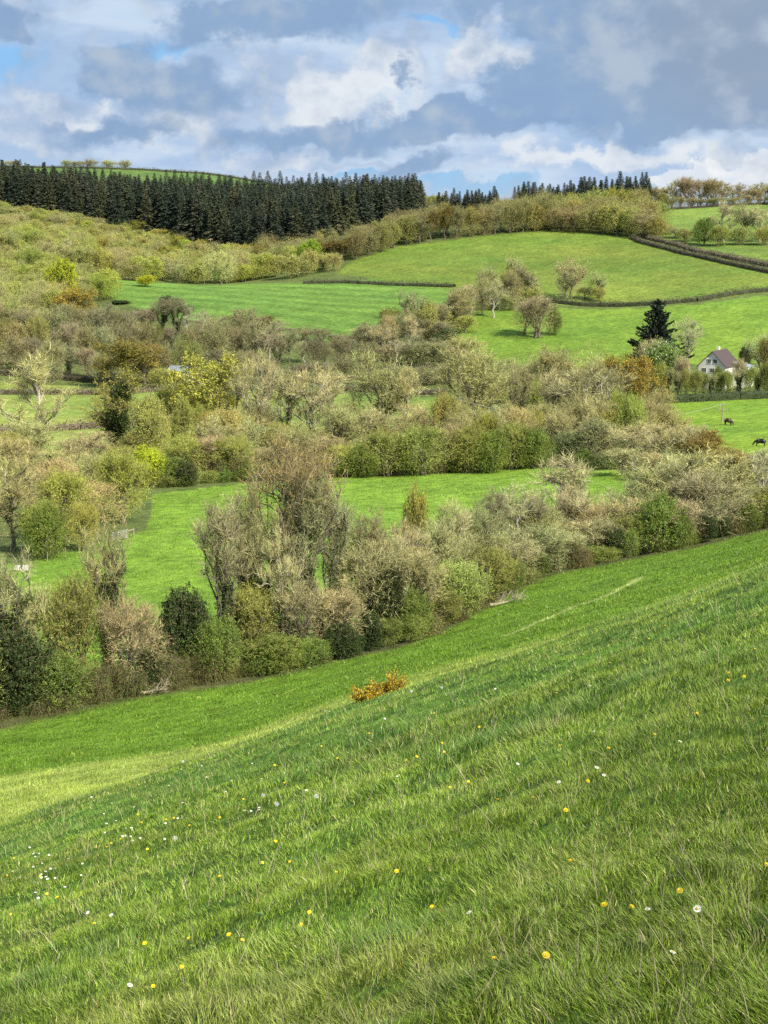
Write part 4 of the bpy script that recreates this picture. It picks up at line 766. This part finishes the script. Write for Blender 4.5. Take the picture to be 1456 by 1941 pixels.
# ------------------------------------------------------------------ house
def box_obj(name, c, d, mat, parent, rot=0):
    A = Acc(); A.box(c, d, rot=rot); return link(name, A.mesh(name), mat, parent)
def house():
    g = ground(1348, 424); r = link('white_house', None); W2_, Lg, eh, rh = 3.9, 11.0, 2.7, 3.9; hz_ = elev(667) * g.y - eh - rh; print('house lift', hz_ - g.z); r.location = (g.x, g.y, hz_); r.rotation_euler = (0, 0, math.radians(-32))
      # half width, length, eaves, ridge rise ; gable faces -Y local
    A = Acc(); V = [(-W2_, 0, -5), (W2_, 0, -5), (W2_, 0, eh), (0, 0, eh + rh), (-W2_, 0, eh), (-W2_, Lg, -5), (W2_, Lg, -5), (W2_, Lg, eh), (0, Lg, eh + rh), (-W2_, Lg, eh)]
    A.add(V, [[0, 1, 2, 4], [5, 9, 7, 6], [1, 6, 7, 2], [0, 4, 9, 5]], [[4, 2, 3], [9, 8, 7]]); link('wall', A.mesh('wall'), M_WHITE, r)
    A = Acc(); o = .35; t = .18
    for s in (-1, 1):
        e = (s * (W2_ + o), eh - o * rh / W2_ + .03); k = (0, eh + rh + .03)
        V = [(e[0], -o, e[1]), (k[0], -o, k[1]), (k[0], Lg + o, k[1]), (e[0], Lg + o, e[1])]; V += [(x, y, z + t) for x, y, z in V]
        A.add(V, [[0, 1, 2, 3], [4, 7, 6, 5], [0, 4, 5, 1], [3, 2, 6, 7], [0, 3, 7, 4]])
    rf = link('roof', A.mesh('roof'), M_TILE, r)
    box_obj('chimney', (-1.4, 8.5, eh + rh - .3), (.7, .9, 2.2), M_WHITE, rf)
    for x, z, w, h in ((-.85, 4.0, 1.1, 1.2), (.85, 4.0, 1.1, 1.2), (-2.2, 1.5, 1.2, 1.2), (2.2, 1.5, 1.3, 1.2), (0.1, 1.5, 1.2, 1.2)):
        w_ = box_obj('window', (x, -.01, z), (w, .06, h), M_GLASS, r); A = Acc()
        for c, d in (((x, -.05, z + h / 2), (w + .16, .06, .08)), ((x, -.05, z - h / 2), (w + .16, .1, .08)), ((x - w / 2, -.05, z), (.08, .056, h - .08)), ((x + w / 2, -.05, z), (.08, .056, h - .08)), ((x, -.05, z), (.06, .05, h - .08))): A.box(c, d)
        link('frame', A.mesh('frame'), M_WHITE, w_)
    A = Acc(); x0, x1 = W2_ + .004, W2_ + 4.5; y0, y1 = 5.5, 10.5
    A.add([(x0, y0, -5), (x1, y0, -5), (x1, y1, -5), (x0, y1, -5), (x0, y0, 3.3), (x1, y0, 2.3), (x1, y1, 2.3), (x0, y1, 3.3)], [[0, 1, 5, 4], [1, 2, 6, 5], [2, 3, 7, 6], [3, 0, 4, 7]]); link('lean_to_wall', A.mesh('lean_to'), M_WHITE, r)
    A = Acc(); A.add([(x0, y0 - .2, 3.33), (x1 + .2, y0 - .2, 2.28), (x1 + .2, y1 + .2, 2.28), (x0, y1 + .2, 3.33), (x0, y0 - .2, 3.45), (x1 + .2, y0 - .2, 2.4), (x1 + .2, y1 + .2, 2.4), (x0, y1 + .2, 3.45)], [[0, 3, 2, 1], [4, 5, 6, 7], [0, 1, 5, 4], [1, 2, 6, 5], [2, 3, 7, 6], [3, 0, 4, 7]]); link('lean_to_roof', A.mesh('lean_to_roof'), M_SHEET, r)
    tag(r, 'white gabled house with a dark brown roof on the far right', 'house')
house()
for q_ in ((322, 706, 46, 438), (347, 715, 40, 437), (300, 700, 60, 440), (388, 706, 40, 437)): T('hazel', q_[0], q_[1], q_[2], Y=q_[3], where='in front of the pale barn', group='bushes in front of the barn')
def barn():
    g = ground(352, 447); r = link('barn', None); W2_, Lg, eh, rh = 4.4, 2.8, 2.2, 1.2; hz_ = elev(694) * g.y - eh - rh; print('barn lift', hz_ - g.z); r.location = (g.x, g.y, hz_); r.rotation_euler = (0, 0, math.radians(-18))
    A = Acc(); V = [(-W2_, -Lg, -4), (W2_, -Lg, -4), (W2_, Lg, -4), (-W2_, Lg, -4), (-W2_, -Lg, eh), (W2_, -Lg, eh), (W2_, Lg, eh), (-W2_, Lg, eh), (-W2_, 0, eh + rh), (W2_, 0, eh + rh)]
    A.add(V, [[0, 1, 5, 4], [2, 3, 7, 6], [1, 2, 6, 5], [3, 0, 4, 7]], [[5, 6, 9], [7, 4, 8]]); link('wall', A.mesh('bw'), M_WHITE, r)
    A = Acc()
    for s in (-1, 1):
        V = [(-W2_ - .3, s * (Lg + .3), eh - .12), (W2_ + .3, s * (Lg + .3), eh - .12), (W2_ + .3, 0, eh + rh + .03), (-W2_ - .3, 0, eh + rh + .03)]; V += [(x, y, z + .1) for x, y, z in V]
        A.add(V, [[0, 1, 2, 3], [4, 7, 6, 5], [0, 4, 5, 1], [1, 5, 6, 2], [3, 2, 6, 7], [0, 3, 7, 4]])
    link('roof', A.mesh('br'), M_SHEET, r)
    box_obj('door', (-1.6, -Lg - .03, .4), (2.4, .08, 2.4), M_GLASS, r)
    box_obj('porch', (3.0, -Lg - .9, .0), (1.7, 1.6, 3.4), M_WHITE, r)
    tag(r, 'low white barn with a pale grey roof among the trees', 'barn')
barn()

# ------------------------------------------------------------------ poles, gate, fence, trough, logs
def pole(name, u, Y, vtop, arms, label):
    g = ground(u, Y); hh = elev(vtop) * g.y - g.z; r = link('utility_pole', None); r.location = g; A = Acc(); A.tube([(0, 0, -.3), (0, 0, hh * .5), (0, 0, hh)], [.17, .15, .12], 8); link('pole', A.mesh(name), M_WOOD, r)
    for z, w in arms:
        B = Acc(); B.box((0, 0, hh - z), (w, .14, .14), rot=.15); 
        c = link('crossarm', B.mesh(name + 'arm'), M_WOOD, r)
        for x in (-w / 2 + .15, 0, w / 2 - .15):
            I = Acc(); I.tube([(x, x * .15, hh - z + .07), (x, x * .15, hh - z + .3)], [.06, .05], 6); link('insulator', I.mesh('ins'), M_SHEET, c)
    tag(r, label, 'utility pole'); return Vector((g.x, g.y, g.z + hh))
p1 = pole('pole_a', 1369, 346, 765, [(.25, 1.7), (1.35, 2.3)], 'timber utility pole with two crossarms beside the cows')
p2 = pole('pole_b', 871, 283, 757, [(.2, .9)], 'thin pale utility pole among the trees in the valley centre')
def wire(a, b, sag, label):
    A = Acc(); P = [a.lerp(b, t) - Vector((0, 0, sag * 4 * t * (1 - t))) for t in np.linspace(0, 1, 24)]; A.tube([tuple(p) for p in P], [.02] * 24, 4); tag(link('overhead_wire', A.mesh('wire'), M_METAL), label, 'wire')
wire(p2 + Vector((0, 0, -.1)), p1 + Vector((0, 0, -.1)), 4, 'overhead wire strung between the two utility poles')
def gate():
    a = ground(214, 196); b = ground(252, 199); r = link('field_gate', None); r.location = a; ang = math.atan2(b.y - a.y, b.x - a.x); r.rotation_euler = (0, 0, ang); L = 2.2
    L = 2.5
    A = Acc()
    for x in (0, L): A.tube([(x, 0, .12), (x, 0, 1.25)], [.045, .045], 6)
    link('frame', A.mesh('gf'), M_METAL, r)
    for z in (.2, .4, .6, .82, 1.02, 1.2): A = Acc(); A.tube([(.03, 0, z), (L - .03, 0, z)], [.03, .03], 6); link('bar', A.mesh('gb'), M_METAL, r)
    A = Acc(); A.tube([(.1, .03, .25), (L * .5, .03, 1.18)], [.022, .022], 5); A.tube([(L - .1, .03, .25), (L * .5, .03, 1.18)], [.022, .022], 5); link('brace', A.mesh('gbr'), M_METAL, r)
    tag(r, 'grey metal barred field gate beside the bushes on the left', 'gate')
    dx, dy = math.cos(ang), math.sin(ang)
    f = link('fence_rail', None); x0 = a.x + dx * (L + .15); y0 = a.y + dy * (L + .15); f.location = (x0, y0, h1(x0, y0)); f.rotation_euler = (0, 0, ang)
    A = Acc(); A.box((.0, 0, .6), (.16, .16, 1.5)); link('post', A.mesh('fp'), M_PALEWOOD, f); A = Acc(); A.box((1.15, 0, .55), (.15, .15, 1.35)); link('post', A.mesh('fp2'), M_PALEWOOD, f); A = Acc(); A.box((.6, -.11, 1.1), (1.35, .05, .14)); link('rail', A.mesh('fr'), M_PALEWOOD, f)
    tag(f, 'short pale timber post and rail at the right end of the gate', 'fence')
gate()
def post(u, Y, lab, grp):
    g = ground(u, Y); o = Acc(); o.tube([(0, 0, -.2), (.01, 0, 1.15), (.01, 0, 1.2)], [.06, .06, .03], 7); q = link('fence_post', o.mesh('post'), M_WOOD); q.location = g; tag(q, lab, 'fence post', grp, u=u)
for u in (25, 54, 90, 124, 150, 176, 200): post(u, np.interp(u, [25, 200], [179, 192]), 'weathered fence post under the trees left of the gate', 'fence posts left of the gate')
def trough():
    g = ground(43, 178); r = link('water_trough', None); r.location = g; A = Acc()
    for c, d in (((0, -.3, .35), (1.6, .06, .5)), ((0, .3, .35), (1.6, .06, .5)), ((-.83, 0, .35), (.06, .66, .5)), ((.83, 0, .35), (.06, .66, .5)), ((0, 0, .12), (1.6, .54, .05))): A.box(c, d)
    link('basin', A.mesh('tb'), M_WHITE, r); A = Acc(); A.box((-.6, 0, .05), (.15, .5, .1)); A.box((.6, 0, .05), (.15, .5, .1)); link('feet', A.mesh('tf'), M_METAL, r)
    tag(r, 'pale water trough standing by the fence on the far left', 'trough')
trough()
def deadwood(u, v, L, ang, label, seed, n=9):
    rs.seed(seed); g = hit(u, v, 46); r = link('fallen_tree', None); r.location = g; r.rotation_euler = (0, 0, ang); A = Acc(); B = Acc()
    def gz(x, y): X = g.x + x * math.cos(ang) - y * math.sin(ang); Y = g.y + x * math.sin(ang) + y * math.cos(ang); return h1(X, Y) - g.z
    pts = [(-L / 2, 0, gz(-L / 2, 0) + .35), (-L * .3, .05, gz(-L * .3, 0) + .25), (0, .1, gz(0, 0) + .22), (L * .3, 0, gz(L * .3, 0) + .5), (L / 2, -.1, gz(L / 2, 0) + 1.0)]; A.tube(pts, [.14, .12, .1, .07, .03], 7); link('trunk', A.mesh('dt'), M_PALEWOOD, r)
    for i in range(n):
        x = rs.uniform(-.3, .5) * L; z = gz(x, 0) + .3; d = np.array([rs.uniform(.1, .9), rs.normal() * .8, rs.uniform(.1, .9)]); l = rs.uniform(.4, 1.2); p = np.array([x, 0, z]); q = p + d * l * .5 + rs.normal(size=3) * .12; e = q + d * l * .5 + rs.normal(size=3) * .2
        B.tube([p, q, e], [.04, .03, .012], 5)
        for _ in range(5): B.tube([q * .6 + e * .4, q * .3 + e * .7 + rs.normal(size=3) * .2, e + rs.normal(size=3) * .3], [.018, .012, .006], 3)
    link('branches', B.mesh('db'), M_PALEWOOD, r); tag(r, label, 'fallen tree')
deadwood(962, 1146, 3.4, .15, 'bleached fallen tree lying on the grass edge right of centre', 3, 12)
deadwood(285, 1318, 1.6, .3, 'broken pale branch lying at the edge of the left thicket', 5, 7)

# ------------------------------------------------------------------ cows
def cow(u, v, ang, mat, label, seed):
    g = hit(u, v, 250)
    J = [((0, 0, 1.0), .47), ((.45, 0, 1.02), .45), ((.85, 0, 1.08), .33), ((-.45, 0, 1.04), .45), ((-.8, 0, 1.1), .36), ((1.15, 0, .88), .21), ((1.38, 0, .5), .13), ((1.5, 0, .26), .11), ((1.66, 0, .1), .07),
         ((-.95, 0, 1.15), .05), ((-1.0, 0, .6), .03), ((.72, .2, .75), .12), ((.72, .2, .42), .10), ((.72, .2, .02), .085), ((.72, -.2, .75), .12), ((.78, -.2, .42), .10), ((.82, -.2, .02), .085),
         ((-.68, .2, .82), .16), ((-.8, .2, .48), .10), ((-.74, .2, .02), .085), ((-.68, -.2, .82), .16), ((-.72, -.2, .48), .10), ((-.6, -.2, .02), .085), ((1.36, .2, .58), .04), ((1.36, -.2, .58), .04)]
    E = [(0, 1), (1, 2), (0, 3), (3, 4), (2, 5), (5, 6), (6, 7), (7, 8), (4, 9), (9, 10), (2, 11), (11, 12), (12, 13), (2, 14), (14, 15), (15, 16), (4, 17), (17, 18), (18, 19), (4, 20), (20, 21), (21, 22), (6, 23), (6, 24)]
    me = bpy.data.meshes.new('cow'); me.from_pydata([j[0] for j in J], E, []); o = link('cow', me, mat); o.location = (g.x, g.y, g.z); o.rotation_euler = (0, 0, ang)
    me.skin_vertices.new() if hasattr(me.skin_vertices, 'new') and not me.skin_vertices else None
    md = o.modifiers.new('skin', 'SKIN'); 
    sk = me.skin_vertices[0].data
    for i, j in enumerate(J): sk[i].radius = (j[1], j[1]); sk[i].use_root = (i == 0)
    sb = o.modifiers.new('sub', 'SUBSURF'); sb.levels = 1; sb.render_levels = 2
    dg = bpy.context.evaluated_depsgraph_get(); m2 = bpy.data.meshes.new_from_object(o.evaluated_get(dg)); o.modifiers.clear(); o.data = m2
    if not m2.materials: m2.materials.append(mat)
    for p in m2.polygons: p.use_smooth = True
    tag(o, label, 'cow'); return o
cow(1380, 806, math.radians(-48), M_COWR, 'dark brown cow grazing beside the utility pole', 1)
cow(1442, 846, math.radians(150), M_COWB, 'black cow grazing at the right edge of the pasture', 2)

# ------------------------------------------------------------------ labels: ordinals for small sets that share one
ORD = ['first', 'second', 'third', 'fourth', 'fifth', 'sixth', 'seventh', 'eighth', 'ninth', 'tenth', 'eleventh', 'twelfth', 'thirteenth', 'fourteenth', 'fifteenth', 'sixteenth']
by = {}
for o, u in LAB: by.setdefault(o['label'], []).append((u, o))
for lab, lst in by.items():
    if 1 < len(lst) <= 16:
        lst.sort(key=lambda t: t[0])
        for i, (u, o) in enumerate(lst):
            o['label'] = lab + (', leftmost one' if i == 0 else ', rightmost one' if i == len(lst) - 1 else ', ' + ORD[i] + ' from left')

# ------------------------------------------------------------------ light
SUN_EL = math.radians(43); SUN_AZ = math.radians(136)     # azimuth clockwise from +Y (view direction)
sd = Vector((math.sin(SUN_AZ) * math.cos(SUN_EL), math.cos(SUN_AZ) * math.cos(SUN_EL), math.sin(SUN_EL)))
sl = bpy.data.lights.new('sun', 'SUN'); sl.energy = 5.0; sl.angle = math.radians(.5); sl.color = (1, .94, .82)
so = bpy.data.objects.new('sun', sl); COL.objects.link(so); so.rotation_euler = (-sd).to_track_quat('-Z', 'Y').to_euler(); so.location = (60, -60, 80)

# ------------------------------------------------------------------ sky
w = bpy.data.worlds.new("World"); scene.world = w; w.use_nodes = True; nt = w.node_tree; nt.nodes.clear(); L = nt.links.new
def val(x):
    return x
def M(op, a, b=None, c=None, clamp=False):
    n = N(nt, 'ShaderNodeMath', operation=op); n.use_clamp = clamp
    for i, x in enumerate((a, b, c)):
        if x is None: continue
        if isinstance(x, (int, float)): n.inputs[i].default_value = x
        else: L(x, n.inputs[i])
    return n.outputs[0]
def SS(x, a, b):
    n = N(nt, 'ShaderNodeMapRange', interpolation_type='SMOOTHSTEP'); L(x, n.inputs['Value']); n.inputs['From Min'].default_value = a; n.inputs['From Max'].default_value = b; return n.outputs[0]
def noise(vec, sc, det=6, rough=.55, dist=0.0):
    n = N(nt, 'ShaderNodeTexNoise'); n.inputs['Scale'].default_value = sc; n.inputs['Detail'].default_value = det; n.inputs['Roughness'].default_value = rough; n.inputs['Distortion'].default_value = dist; L(vec, n.inputs['Vector']); return n.outputs['Fac']
def XYZ(a, b, c=0.0):
    n = N(nt, 'ShaderNodeCombineXYZ')
    for i, x in enumerate((a, b, c)):
        if isinstance(x, (int, float)): n.inputs[i].default_value = x
        else: L(x, n.inputs[i])
    return n.outputs[0]
def MIX(f, a, b):
    n = N(nt, 'ShaderNodeMix', data_type='RGBA')
    if isinstance(f, (int, float)): n.inputs[0].default_value = f
    else: L(f, n.inputs[0])
    for i, x in ((6, a), (7, b)):
        if isinstance(x, tuple): n.inputs[i].default_value = (*x, 1)
        else: L(x, n.inputs[i])
    return n.outputs[2]
tc = N(nt, 'ShaderNodeTexCoord'); sp = N(nt, 'ShaderNodeSeparateXYZ'); L(tc.outputs['Generated'], sp.inputs[0])
az = M('ARCTAN2', sp.outputs[0], sp.outputs[1]); el = M('ARCSINE', sp.outputs[2])
PX = M('MULTIPLY', az, 29.8); PY = M('MULTIPLY', el, 29.8)        # sky units: about 100 photo pixels
def bp(u, v): return ((u - 728) / 100., (420 - v) / 100.)
P0 = XYZ(PX, M('MULTIPLY', PY, 1.2), 0.3)
wn = N(nt, 'ShaderNodeTexNoise'); wn.inputs['Scale'].default_value = .9; wn.inputs['Detail'].default_value = 8; wn.inputs['Roughness'].default_value = .58; L(P0, wn.inputs['Vector'])
wsep = N(nt, 'ShaderNodeSeparateColor'); L(wn.outputs['Color'], wsep.inputs[0])
WX = M('ADD', PX, M('MULTIPLY', M('SUBTRACT', wsep.outputs[0], .5), 2.4)); WY = M('ADD', PY, M('MULTIPLY', M('SUBTRACT', wsep.outputs[1], .5), 1.7))
def blob(u, v, rx, ry, rot=0., X=None, Y=None):
    cx, cy = bp(u, v); dx = M('SUBTRACT', X or WX, cx); dy = M('SUBTRACT', Y or WY, cy); c, s = math.cos(rot), math.sin(rot)
    a = M('DIVIDE', M('ADD', M('MULTIPLY', dx, c), M('MULTIPLY', dy, s)), rx / 100.); b = M('DIVIDE', M('SUBTRACT', M('MULTIPLY', dy, c), M('MULTIPLY', dx, s)), ry / 100.)
    return M('SUBTRACT', 1, M('SQRT', M('ADD', M('MULTIPLY', a, a), M('MULTIPLY', b, b))))     # 1 at centre, 0 at rim
def union(*bs):
    r = bs[0]
    for b in bs[1:]: r = M('MAXIMUM', r, b)
    return r
def soft(*bs):                      # sum of soft blobs
    r = M('MAXIMUM', bs[0], 0)
    for b in bs[1:]: r = M('ADD', r, M('MAXIMUM', b, 0))
    return r
n_big = noise(P0, .5, 4, .5); n_mid = noise(P0, 1.3, 7, .52); PS = XYZ(M('MULTIPLY', PX, .4), M('MULTIPLY', PY, 1.6), 1.7); n_str = noise(PS, .9, 6, .5)
P1 = XYZ(M('SUBTRACT', PX, .25), M('SUBTRACT', M('MULTIPLY', PY, 1.2), .3), 0.3); n_off = noise(P1, 1.3, 7, .52); puff = M('SUBTRACT', n_mid, n_off); nm = M('SUBTRACT', n_mid, .5)
skyN = N(nt, 'ShaderNodeTexSky', sky_type='NISHITA'); skyN.sun_disc = False; skyN.sun_elevation = SUN_EL; skyN.sun_rotation = SUN_AZ; skyN.altitude = 100
sc_ = N(nt, 'ShaderNodeVectorMath', operation='SCALE'); L(skyN.outputs[0], sc_.inputs[0]); sc_.inputs['Scale'].default_value = .13
tint = N(nt, 'ShaderNodeMix', data_type='RGBA', blend_type='MULTIPLY'); tint.inputs[0].default_value = 1; L(sc_.outputs[0], tint.inputs[6]); tint.inputs[7].default_value = (.5, .8, 1.25, 1); blu = MIX(.75, tint.outputs[2], (.25, .54, .88))
# high veil with blue gaps
gap = soft(blob(20, 125, 130, 55), blob(300, 108, 90, 32), blob(810, 55, 90, 18), blob(900, 352, 150, 20), blob(700, 340, 120, 14))
gapm = SS(M('ADD', gap, M('MULTIPLY', M('SUBTRACT', n_str, .5), 1.2)), .02, .62)
veilc = MIX(SS(n_str, .38, .64), (.42, .57, .80), (.62, .74, .88))
c = MIX(M('MULTIPLY', gapm, .85), veilc, blu)
# bright cumulus
cum = soft(blob(640, 190, 200, 115, .15), blob(720, 130, 90, 50), blob(920, 110, 100, 65), blob(250, 235, 300, 75), blob(520, 150, 130, 55), blob(60, 235, 180, 70), blob(1110, 30, 110, 50), blob(1150, 305, 380, 34), blob(560, 315, 260, 20))
cm = SS(M('ADD', cum, M('MULTIPLY', nm, 1.9)), .0, .6)
lit = SS(M('ADD', M('ADD', M('MULTIPLY', puff, 3.0), M('MULTIPLY', M('SUBTRACT', n_big, .5), 1.5)), M('MULTIPLY', soft(blob(690, 160, 150, 70), blob(620, 215, 120, 50), blob(920, 105, 90, 55), blob(1100, 305, 400, 40), blob(330, 285, 80, 30), blob(200, 215, 80, 30)), 1.3)), -.35, .95)
cc = MIX(lit, (.42, .54, .73), (.82, .86, .90)); c = MIX(M('MULTIPLY', cm, .88), c, cc)
# far white tops low on the right
lowb = SS(M('ADD', union(blob(1300, 352, 90, 34), blob(1350, 345, 60, 30), blob(1440, 345, 100, 42), blob(1520, 335, 80, 40)), M('MULTIPLY', nm, .5)), .0, .12)
c = MIX(lowb, c, MIX(SS(puff, -.12, .15), (.72, .78, .87), (.92, .93, .94)))
# grey-blue cloud masses
drk = soft(blob(1250, 90, 360, 170, -.1), blob(1420, 130, 280, 190), blob(1150, 170, 260, 90), blob(1000, 195, 190, 75, .35), blob(900, 225, 170, 45, .1), blob(1120, 230, 170, 55), blob(1340, 205, 200, 75), blob(780, 240, 120, 38), blob(600, 270, 220, 40), blob(300, 180, 220, 60), blob(560, 40, 260, 50), blob(225, 130, 130, 42, .25), blob(380, 75, 90, 48), blob(490, 60, 110, 50), blob(20, 60, 70, 34), blob(230, 255, 180, 30), blob(766, 142, 26, 24), blob(800, 318, 90, 28, .4), blob(960, 15, 240, 50))
dm = SS(M('ADD', drk, M('MULTIPLY', nm, 1.5)), -.12, .62)
dl = SS(M('ADD', M('ADD', M('MULTIPLY', puff, 2.2), M('MULTIPLY', M('SUBTRACT', n_big, .5), 2.0)), M('MULTIPLY', soft(blob(1150, 50, 170, 110), blob(1160, 150, 110, 50), blob(1300, 110, 160, 50)), .8)), -.12, 1.1)
dbase = MIX(SS(blob(1430, 60, 420, 300, 0, PX, PY), 0, .7), (.25, .385, .60), (.27, .36, .49))
dc = MIX(dl, dbase, (.43, .525, .64)); c = MIX(M('MULTIPLY', dm, .9), c, dc)
# pale band near the horizon
hz = M('MULTIPLY', SS(PY, 1.2, .1), .35); c = MIX(hz, c, (.68, .78, .9))
bg = N(nt, 'ShaderNodeBackground'); bg.inputs['Strength'].default_value = .64; L(c, bg.inputs[0]); wo = N(nt, 'ShaderNodeOutputWorld'); L(bg.outputs[0], wo.inputs[0])

scene.cycles.use_denoising = False; scene.cycles.use_adaptive_sampling = True; scene.cycles.adaptive_threshold = .02
vs = scene.view_settings; vs.view_transform = 'Standard'; vs.look = 'None'; vs.exposure = 0.65; vs.gamma = 1
scene.cycles.max_bounces = 5; scene.cycles.diffuse_bounces = 3; scene.cycles.transparent_max_bounces = 4
print('trees', NT[0], 'conifers', nc, 'hill', len(cand), 'rest', len(REST))
